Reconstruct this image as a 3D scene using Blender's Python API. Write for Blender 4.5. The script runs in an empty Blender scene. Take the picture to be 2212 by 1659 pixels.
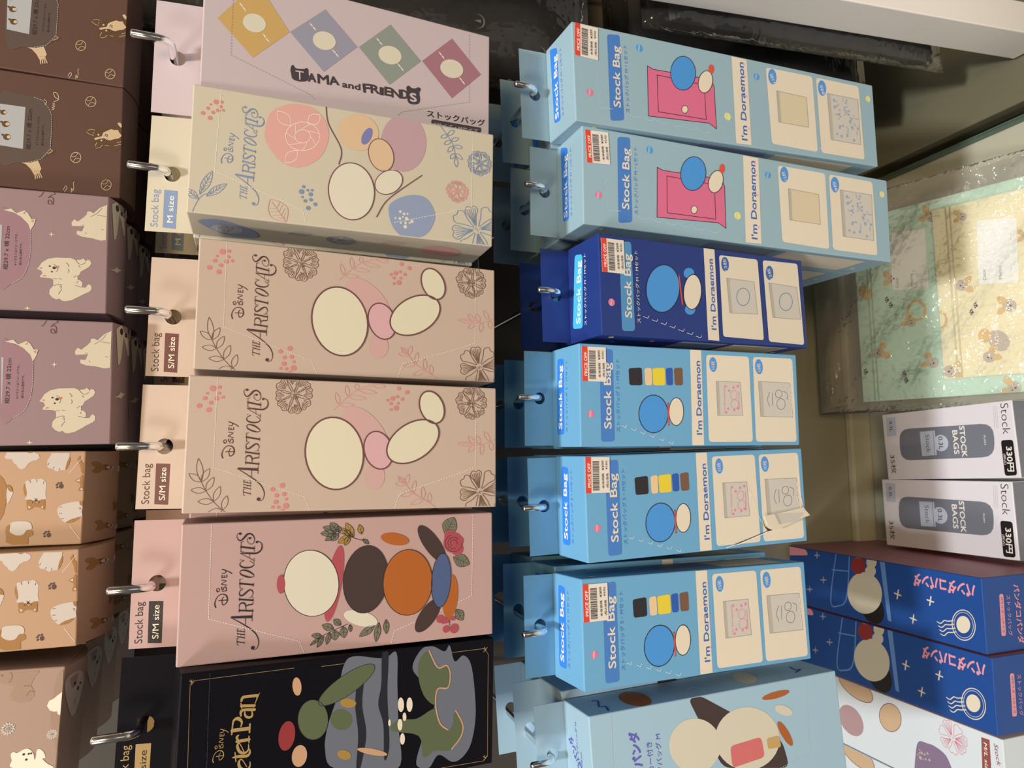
import bpy, bmesh, math, random
from mathutils import Matrix, Vector
from mathutils.geometry import tessellate_polygon

# ------------------------------------------------------------------ camera, world, lights, exposure
SC = bpy.context.scene
EYE = Vector((0, 0, 1.30))                     # the viewer's eye; every position below is measured from it
cam_data = bpy.data.cameras.new('camera')
cam_data.sensor_width = 36.0
cam_data.lens = 1534.0 / 2212 * 36.0
cam_data.clip_start = 0.02
cam = bpy.data.objects.new('camera', cam_data)
SC.collection.objects.link(cam)
CAMROT = ((-0.015403, 0.995319, -0.095412), (-0.333806, -0.095067, -0.937836), (-0.942516, 0.017403, 0.333708))
cam.matrix_world = Matrix.Translation(EYE) @ Matrix(CAMROT).to_4x4()
SC.camera = cam
cam_data.dof.use_dof = True
cam_data.dof.focus_distance = 0.50
cam_data.dof.aperture_fstop = 20.0

SC.view_settings.view_transform = 'Standard'
SC.view_settings.look = 'None'
SC.view_settings.gamma = 1.0
SC.view_settings.use_curve_mapping = False
SC.view_settings.exposure = -0.06

world = bpy.data.worlds.new('world')
SC.world = world
world.use_nodes = True
world.node_tree.nodes['Background'].inputs[0].default_value = (1.0, 0.88, 0.74, 1)
world.node_tree.nodes['Background'].inputs[1].default_value = 0.085

def area(name, loc, target, size, energy, color):
    l = bpy.data.lights.new(name, 'AREA'); l.shape = 'DISK'; l.size = size; l.energy = energy; l.color = color
    o = bpy.data.objects.new(name, l); SC.collection.objects.link(o)
    o.location = EYE + Vector(loc)
    d = Vector(target) - Vector(loc)
    o.rotation_euler = d.to_track_quat('-Z', 'Y').to_euler()
    return o
area('ceiling_downlight', (-0.10, -0.52, 1.90), (0.0, 0.55, -0.3), 0.20, 51.0, (1.0, 0.95, 0.88))
area('side_fill', (0.9, -0.7, 2.0), (0.1, 0.5, -0.2), 0.5, 4.0, (1.0, 0.88, 0.72))  # unseen fill, added for glints on the chrome hooks
area('side_fill', (-1.3, -0.7, 1.2), (0.2, 0.5, -0.2), 0.5, 22.0, (1.0, 0.86, 0.76))  # added fill that brightens left-facing sides of boxes and post
area('aisle_fill', (0.10, -2.45, 1.85), (0.0, 0.5, -0.2), 0.8, 45.0, (1.0, 0.68, 0.34))
area('aisle_fill', (0.1, -2.6, -0.25), (0.0, 0.5, 0.1), 1.2, 2.5, (1.0, 0.84, 0.76))  # low fill added to lift the undersides of the dog-print boxes

# ------------------------------------------------------------------ materials
def s2l(c):
    c = c / 255.0
    return c / 12.92 if c <= 0.04045 else ((c + 0.055) / 1.055) ** 2.4
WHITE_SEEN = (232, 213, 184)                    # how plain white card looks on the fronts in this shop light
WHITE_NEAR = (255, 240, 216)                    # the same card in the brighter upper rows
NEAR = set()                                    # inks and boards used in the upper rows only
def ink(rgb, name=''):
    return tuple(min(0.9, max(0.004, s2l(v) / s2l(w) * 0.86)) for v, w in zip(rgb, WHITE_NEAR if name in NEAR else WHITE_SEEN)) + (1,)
MATS = {}
def mat(name, rgb=None, rough=0.5, metal=0.0, spec=0.5, grain=0.0):
    if name in MATS: return MATS[name]
    m = bpy.data.materials.new(name); m.use_nodes = True
    nt = m.node_tree; b = nt.nodes['Principled BSDF']
    b.inputs['Base Color'].default_value = ink(rgb, name)
    b.inputs['Roughness'].default_value = rough
    b.inputs['Metallic'].default_value = metal
    b.inputs['Specular IOR Level'].default_value = spec
    if grain:
        tc = nt.nodes.new('ShaderNodeTexCoord'); n = nt.nodes.new('ShaderNodeTexNoise')
        n.inputs['Scale'].default_value = 900; n.inputs['Detail'].default_value = 3
        nt.links.new(tc.outputs['Object'], n.inputs['Vector'])
        bp = nt.nodes.new('ShaderNodeBump'); bp.inputs['Strength'].default_value = grain; bp.inputs['Distance'].default_value = 0.0004
        nt.links.new(n.outputs['Fac'], bp.inputs['Height']); nt.links.new(bp.outputs['Normal'], b.inputs['Normal'])
    MATS[name] = m
    return m
INKS = {
 'ink':(34,28,28),'nearblack':(40,32,28),'black':(24,18,18),'charcoal':(62,50,48),'perf':(232,220,190),'perf2':(95,95,95),'perf3':(150,130,125),'perf4':(190,180,165),
 'slate':(122,138,158),'rose':(208,128,116),'rose2':(214,150,136),'rose22':(206,140,126),'salmon':(216,158,138),'petal':(236,214,190),'mauve':(186,148,142),'tanwash':(214,178,134),
 'oatmeal':(218,204,170),'plum':(118,72,74),'periwinkle':(120,120,160),'bluewash':(142,150,164),'brown':(122,92,72),'brown2':(112,70,66),'brown3':(86,54,46),'badgebrown':(104,58,50),'oat2':(222,206,166),'blush':(206,160,144),'blush2':(214,164,154),
 'leafgreen':(118,112,86),'mustard':(170,130,56),'rosered':(172,72,76),'darkbrown':(66,46,40),'orange':(176,92,28),'denim':(76,90,122),'gold':(178,142,82),'ash':(108,110,114),'night':(20,22,28),
 'olive':(92,100,64),'peach':(206,156,110),'cream2':(218,195,156),'crimson':(152,48,46),'darkgrey':(64,66,66),
 'ochre':(202,160,92),'pigeon':(152,146,150),'sage':(144,146,128),'dustyrose':(166,112,114),'tamaface':(200,178,167),
 'white2':(236,222,204),'pale':(176,196,200),'pinkbell':(222,104,118),'bluebell':(74,138,178),'yellowbell':(226,206,96),
 'badgeblue':(48,118,186),'badgeblue2':(66,112,160),'badgeblue3':(72,134,180),'doorpink':(208,96,116),'doorblue':(66,134,178),'tomato':(212,70,44),'bannerblue':(52,92,146),'bannerpink':(232,146,168),  # first badge blue: the second with top light put into its colour
 'gold2':(206,182,136),'grey2':(196,180,152),'zipgrey':(176,160,134),'zipdark':(140,124,104),'haze':(142,152,156),'haze2':(110,124,140),'shine':(236,230,218),  # last ink: pale dashes of the cuts and worn creases
 'cyanbadge':(72,170,220),'tealbadge':(74,130,158),'tanskin':(222,180,124),'sunny':(220,186,42),'royal':(38,78,140),'nutbrown':(112,74,48),'pinkprint':(220,120,130),'inkprint':(74,78,84),
 'tear':(60,44,40),'violet':(92,82,146),'coral':(196,96,84),'navyink':(54,66,116),
 'corgi':(92,62,38),'butter':(204,172,126),'butter2':(206,187,151),'flapbrown':(88,70,58),'labelgrey':(156,148,132),'earpink':(204,116,92),'furline':(112,96,76),'maroon':(112,56,50),'plumflap':(148,108,108),
 'toffee':(154,103,44),'toffee2':(204,162,98),'shell':(196,178,155),'cocoa':(66,44,36),'camel':(160,126,98),
 'slategrey':(116,112,110),'palegrey':(186,182,178),'coral2':(224,140,134),'dimstar':(150,146,140),'liteblue':(96,128,166),'redbrown':(140,72,58),'rosepink':(206,108,114),'plumwash':(128,104,116),
 'labelwhite':(226,214,208),'greytext':(128,122,116),'navyblue':(58,74,110),'paper':(220,199,168),'bannerred':(214,58,36),
}
def M(name):
    if name in MATS: return MATS[name]
    return mat(name, INKS[name], 0.5)
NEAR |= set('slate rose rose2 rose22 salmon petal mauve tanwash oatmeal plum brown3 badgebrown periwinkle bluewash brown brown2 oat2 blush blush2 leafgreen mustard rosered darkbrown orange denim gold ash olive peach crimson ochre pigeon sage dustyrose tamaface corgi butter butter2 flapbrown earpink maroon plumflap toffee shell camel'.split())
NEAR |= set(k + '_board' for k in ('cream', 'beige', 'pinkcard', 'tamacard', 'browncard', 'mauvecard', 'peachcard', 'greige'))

CARD = {  # carton board colours
 'cream':(201,185,152),'beige':(198,170,142),'pinkcard':(189,151,134),'nightcard':(9,10,14),'tamacard':(200,178,167),'paleblue':(144,163,156),'skyblue':(103,152,168),'navy':(31,50,102),
 'aqua':(150,170,166),'browncard':(96,67,53),'mauvecard':(148,119,111),'peachcard':(182,141,103),'greige':(170,137,113),'whitecard':(220,204,190),'pandablue':(30,68,120),'pandared':(176,104,100),'mistcard':(206,204,194),
}
def card(n): return mat(n + '_board', CARD[n], 0.45, spec=0.12 if n == 'nightcard' else 0.35, grain=0.06)

# ------------------------------------------------------------------ mesh building
class MB:
    def __init__(s): s.v = []; s.f = []; s.m = []; s.mats = []; s.smooth = []
    def mi(s, m):
        if m not in s.mats: s.mats.append(m)
        return s.mats.index(m)
    def face(s, pts, m, smooth=False):
        k = len(s.v); s.v += [tuple(p) for p in pts]; s.f.append(tuple(range(k, k + len(pts)))); s.m.append(s.mi(m)); s.smooth.append(smooth)
    def mesh_part(s, verts, faces, m, smooth=False):
        k = len(s.v); s.v += [tuple(p) for p in verts]; i = s.mi(m)
        for f in faces: s.f.append(tuple(k + j for j in f)); s.m.append(i); s.smooth.append(smooth)
    def box(s, w, d, h, c, m, bev=0.0008, seg=2):
        bm = bmesh.new(); bmesh.ops.create_cube(bm, size=1.0)
        for v in bm.verts: v.co = Vector((v.co.x * w + c[0], v.co.y * d + c[1], v.co.z * h + c[2]))
        if bev: bmesh.ops.bevel(bm, geom=bm.edges[:], offset=bev, segments=seg, affect='EDGES', profile=0.5)
        bm.verts.ensure_lookup_table(); bm.verts.index_update()
        s.mesh_part([v.co for v in bm.verts], [[v.index for v in f.verts] for f in bm.faces], m); bm.free()
    def tube(s, path, r, m, n=14, caps=True, radii=None):
        rings = []; P = [Vector(p) for p in path]; up = None
        for i, p in enumerate(P):
            t = (P[min(i + 1, len(P) - 1)] - P[max(i - 1, 0)]).normalized()
            if up is None: up = Vector((1, 0, 0)) if abs(t.x) < 0.9 else Vector((0, 0, 1))
            a = (up - t * up.dot(t)).normalized(); b = t.cross(a); up = a
            rr = radii[i] if radii else r
            rings.append([p + (a * math.cos(q) + b * math.sin(q)) * rr for q in [2 * math.pi * k / n for k in range(n)]])
        vs = [v for R in rings for v in R]; fs = []
        for i in range(len(rings) - 1):
            for k in range(n): fs.append((i * n + k, i * n + (k + 1) % n, (i + 1) * n + (k + 1) % n, (i + 1) * n + k))
        if caps: fs.append(tuple(range(n))[::-1]); fs.append(tuple((len(rings) - 1) * n + k for k in range(n)))
        s.mesh_part(vs, fs, m, True)
    def build(s, name, parent=None, autosmooth=True):
        me = bpy.data.meshes.new(name); me.from_pydata(s.v, [], s.f)
        for m in s.mats: me.materials.append(m)
        me.polygons.foreach_set('material_index', s.m); me.polygons.foreach_set('use_smooth', s.smooth); me.update()
        o = bpy.data.objects.new(name, me); SC.collection.objects.link(o)
        if parent is not None: o.parent = parent
        return o

def catmull(P, closed, sub=5):
    n = len(P); out = []
    if n < 3: return list(P)
    for i in range(n if closed else n - 1):
        p0 = P[(i - 1) % n] if closed or i > 0 else P[0]; p1 = P[i]; p2 = P[(i + 1) % n]; p3 = P[(i + 2) % n] if closed or i + 2 < n else P[n - 1]
        for k in range(sub):
            t = k / sub
            out.append(tuple(0.5 * (2 * p1[j] + (p2[j] - p0[j]) * t + (2 * p0[j] - 5 * p1[j] + 4 * p2[j] - p3[j]) * t * t + (3 * p1[j] - p0[j] - 3 * p2[j] + p3[j]) * t ** 3) for j in range(len(p1))))
    if not closed: out.append(tuple(P[-1]))
    return out

_TXT = {}
def text_mesh(st, off):
    k = (st, off)
    if k not in _TXT:
        c = bpy.data.curves.new('txt', 'FONT'); c.body = st; c.size = 1; c.resolution_u = 3; c.offset = off * 0.004
        o = bpy.data.objects.new('txt', c); SC.collection.objects.link(o)
        me = bpy.data.meshes.new_from_object(o.evaluated_get(bpy.context.evaluated_depsgraph_get()))
        _TXT[k] = ([(v.co.x, v.co.y) for v in me.vertices], [tuple(p.vertices) for p in me.polygons])
        bpy.data.objects.remove(o); bpy.data.curves.remove(c); bpy.data.meshes.remove(me)
    return _TXT[k]

class Print:
    """lays printed shapes (given in tenths of a millimetre on one face of a box) into a mesh"""
    def __init__(s, mb, to3d, base=0.00006, clip=None): s.mb = mb; s.to = to3d; s.base = base; s.k = 0; s.clip = clip
    def cut(s, pts):
        """trim a shape to the face it is printed on (u0, v0, u1, v1 in tenths of a millimetre)"""
        if not s.clip: return pts
        for ax, lim, sg in ((0, s.clip[0], 1), (1, s.clip[1], 1), (0, s.clip[2], -1), (1, s.clip[3], -1)):
            out = []
            for i in range(len(pts)):
                a, b = pts[i - 1], pts[i]; da, db = (a[ax] - lim) * sg, (b[ax] - lim) * sg
                if (da >= 0) != (db >= 0):
                    k = da / (da - db); out.append((a[0] + (b[0] - a[0]) * k, a[1] + (b[1] - a[1]) * k))
                if db >= 0: out.append(b)
            pts = out
            if len(pts) < 3: return []
        return pts
    def P(s, pts, lay): 
        off = s.base + lay * 0.00006 + s.k * 1.5e-6
        return [s.to(p[0] * 1e-4, p[1] * 1e-4, off) for p in pts]
    def poly(s, col, lay, pts):
        pts = s.cut(pts)
        if len(pts) > 2: s.mb.face(s.P(pts, lay), M(col))
    def disc(s, col, lay, c, r, n=18): s.poly(col, lay, [(c[0] + r * math.cos(q), c[1] + r * math.sin(q)) for q in [2 * math.pi * i / n for i in range(n)]])
    def stroke(s, col, lay, pts, ws, cap=True):
        n = len(pts); L = []; R = []
        for i in range(n):
            a = pts[max(i - 1, 0)]; b = pts[min(i + 1, n - 1)]; dx, dy = b[0] - a[0], b[1] - a[1]; l = math.hypot(dx, dy) or 1
            w = ws[i] / 2; nx, ny = -dy / l * w, dx / l * w
            L.append((pts[i][0] + nx, pts[i][1] + ny)); R.append((pts[i][0] - nx, pts[i][1] - ny))
        if s.clip and any(not (s.clip[0] <= p[0] <= s.clip[2] and s.clip[1] <= p[1] <= s.clip[3]) for p in L + R):
            for i in range(n - 1): s.poly(col, lay, [L[i], L[i + 1], R[i + 1], R[i]])
        else:
            V = s.P(L, lay) + s.P(R, lay)
            s.mb.mesh_part(V, [(i, i + 1, n + i + 1, n + i) for i in range(n - 1)], M(col))
        if cap:
            for i in (0, n - 1): s.disc(col, lay, pts[i], ws[i] / 2, 8)
    def ellpts(s, P, n=36):
        c, a, b = P; ux, uy = a[0] - c[0], a[1] - c[1]; vx, vy = b[0] - c[0], b[1] - c[1]
        return [(c[0] + ux * math.cos(q) + vx * math.sin(q), c[1] + uy * math.cos(q) + vy * math.sin(q)) for q in [2 * math.pi * i / n for i in range(n)]]
    def text(s, col, lay, a, b, cap, st, bold=0, shear=0):
        V, F = text_mesh(st, min(bold, 0))
        if not V: return
        x0 = min(v[0] for v in V); x1 = max(v[0] for v in V); y1 = max(v[1] for v in V)
        dx, dy = b[0] - a[0], b[1] - a[1]; L = math.hypot(dx, dy); ex, ey = dx / L, dy / L
        sx = L / (x1 - x0); sy = cap / y1
        pts = []
        for x, y in V:
            u = (x - x0) * sx + y * sy * shear; w = y * sy
            pts.append((a[0] + ex * u - ey * w, a[1] + ey * u + ex * w))
        r = max(bold, 0) * 0.0045 * sy        # heavier type: the same letters laid again around themselves
        sh = [(0, 0)] + ([(r * math.cos(q), r * math.sin(q)) for q in [math.pi / 3 * k for k in range(6)]] if bold > 2 else [(r, 0), (-r, 0)] if bold > 0 else [])
        pts0 = pts
        for ox, oy in sh:
            pts = [(p[0] + ox, p[1] + oy) for p in pts0]
            if s.clip and any(not (s.clip[0] <= p[0] <= s.clip[2] and s.clip[1] <= p[1] <= s.clip[3]) for p in pts):
                for f in F: s.poly(col, lay, [pts[i] for i in f])
            else: s.mb.mesh_part(s.P(pts, lay), F, M(col))
            s.k += 0.2
    def leaf(s, col, lay, b, t, hw, lw, fill, veins):
        dx, dy = t[0] - b[0], t[1] - b[1]; L = math.hypot(dx, dy); ex, ey = dx / L, dy / L
        prof = [(0, 0), (.18, .55), (.42, 1), (.68, .85), (.88, .42), (1, 0)]
        sh = [(u * L, w * hw) for u, w in prof]; left = catmull(sh, False, 4)
        out = left + [(x, -y) for x, y in left[-2:0:-1]]
        q = lambda x, y: (b[0] + ex * x - ey * y, b[1] + ey * x + ex * y)
        O = [q(*p) for p in out]
        if fill: s.poly(fill, lay, O)
        if lw > 1.2 or not fill:
            C = O + [O[0]]; s.stroke(col, lay + (1 if fill else 0), C, [lw] * len(C), False)
        if veins:
            s.stroke(col, lay + (1 if fill else 0), [q(0, 0), q(L * .9, 0)], [lw * .8] * 2, False)
            for i in range(veins):
                x = L * (.15 + .6 * i / veins)
                for sg in (-1, 1): s.stroke(col, lay + (1 if fill else 0), [q(x, 0), q(x + L * .16, sg * hw * (.75 if i else .5))], [lw * .7] * 2, False)
    def flower(s, col, lay, c, e, lw, n, kind, fill):
        R = math.hypot(e[0] - c[0], e[1] - c[1]); a0 = math.atan2(e[1] - c[1], e[0] - c[0]); rnd = random.Random(int(c[0] * 7 + c[1]))
        pt = lambda r, q: (c[0] + r * math.cos(q), c[1] + r * math.sin(q))
        if kind == 'daisy':
            for i in range(13):
                q = a0 + 2 * math.pi * i / 13
                s.leaf(col, lay, pt(R * .15, q), pt(R * rnd.uniform(.92, 1.02), q), R * .17, 1, fill or col, 0)
            return
        for i in range(n):
            q = a0 + 2 * math.pi * i / n + rnd.uniform(-.06, .06); w = math.pi / n * (1.06 if kind == 'full' else .86); rr = R * rnd.uniform(.92, 1.03)
            ed = [pt(R * .16, q - w * .35), pt(R * .55, q - w * .75), pt(rr * .86, q - w), pt(rr * 1.0, q - w * .55), pt(rr * .95, q - w * .1), pt(rr * 1.03, q + w * .35), pt(rr * .88, q + w * .95), pt(R * .55, q + w * .75), pt(R * .16, q + w * .35)]
            ed = catmull(ed, False, 4); s.stroke(col, lay, ed, [lw] * len(ed), False)
            lines = 6 if kind == 'full' else (5 if i % 2 == 0 else 0)
            for j in range(lines):
                u = (j + .5) / lines * 2 - 1
                r0, r1 = (R * rnd.uniform(.5, .7), rr * .93) if kind == 'full' else (R * .2, rr * .9)
                s.stroke(col, lay, [pt(r0, q + w * u * .55), pt((r0 + r1) / 2, q + w * u * .72), pt(r1, q + w * u * .8)], [lw * .85] * 3, False)
        for i in range(14):
            q = rnd.uniform(0, 6.28); s.disc(col, lay, pt(R * rnd.uniform(0, .13), q), lw * .55, 6)
        if kind == 'full':
            for i in range(9): q = rnd.uniform(0, 6.28); s.stroke(col, lay, [pt(R * .06, q), pt(R * .3, q + .1)], [lw * .8] * 2, False)
    def stamp(s, name, col, lay, a, b):
        src = ART[name]
        pa, pb = (STAMPREF[name])
        sx, sy = pb[0] - pa[0], pb[1] - pa[1]; tx, ty = b[0] - a[0], b[1] - a[1]
        k2 = sx * sx + sy * sy; cr, ci = (tx * sx + ty * sy) / k2, (ty * sx - tx * sy) / k2; sc = math.hypot(cr, ci)
        f = lambda p: (a[0] + (p[0] - pa[0]) * cr - (p[1] - pa[1]) * ci, a[1] + (p[0] - pa[0]) * ci + (p[1] - pa[1]) * cr)
        for it in src: s.item((it[0], col, lay, [f(p) for p in it[3]], [l * sc for l in it[4]]) + tuple(it[5:]))
    def item(s, it):
        op, col, lay, P, L = it[:5]; ex = it[5:]; s.k += 1
        if op == 'poly': s.poly(col, lay, catmull(P, True) if ex and ex[0] else P)
        elif op == 'line':
            Q = catmull(P, False) if ex and ex[0] else P; s.stroke(col, lay, Q, [L[0]] * len(Q)) if (ex and ex[0]) or len(Q) == 2 else [s.stroke(col, lay, [Q[i], Q[i + 1]], [L[0]] * 2) for i in range(len(Q) - 1)]
        elif op == 'vl':
            Q = catmull([(p[0], p[1], w) for p, w in zip(P, L)], False); s.stroke(col, lay, [(q[0], q[1]) for q in Q], [q[2] for q in Q])
        elif op == 'dots':
            for c, r in zip(P, L): s.disc(col, lay, c, r)
        elif op == 'ell': s.poly(col, lay, s.ellpts(P))
        elif op == 'ring': Q = s.ellpts(P); Q = Q + [Q[0]]; s.stroke(col, lay, Q, [L[0]] * len(Q), False)
        elif op in ('rrect', 'badge'):
            r = L[0] if L else 3; n = len(P); out = []
            for i in range(n):
                p = Vector(P[i]); a = (Vector(P[i - 1]) - p); b = (Vector(P[(i + 1) % n]) - p); rr = min(r, a.length * .48, b.length * .48)
                A = p + a.normalized() * rr; B = p + b.normalized() * rr
                for t in (0, .25, .5, .75, 1): out.append(tuple(A * (1 - t) ** 2 + p * 2 * t * (1 - t) + B * t * t))
            s.poly(col, lay, out)
        elif op == 'text': s.text(col, lay, P[0], P[1], L[0], ex[0], *ex[1:])
        elif op == 'btext': s.text(col, lay, P[0], P[1], L[0], ex[0], *(ex[1:] or (1,)))
        elif op == 'dash':
            w, d, g = L; on = True; rem = d
            for i in range(len(P) - 1):
                a, b = P[i], P[i + 1]; l = math.hypot(b[0] - a[0], b[1] - a[1]); t = 0
                while t < l:
                    st = min(rem, l - t)
                    if on: s.stroke(col, lay, [(a[0] + (b[0] - a[0]) * q / l, a[1] + (b[1] - a[1]) * q / l) for q in (t, t + st)], [w, w], False)
                    t += st; rem -= st
                    if rem <= 1e-6: on = not on; rem = d if on else g
        elif op == 'leaf': s.leaf(col, lay, P[0], P[1], L[0], L[1], ex[0], ex[1])
        elif op == 'flower': s.flower(col, lay, P[0], P[1], L[0], ex[0], ex[1], ex[2])
        elif op in ('TITLE', 'DISNEY'): s.stamp(op, col, lay, P[0], P[1])
    def items(s, its, sub=None):
        for it in its:
            jt = it
            if sub and it[1] in sub: jt = (it[0], sub[it[1]]) + tuple(it[2:])
            s.item(jt)

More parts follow.
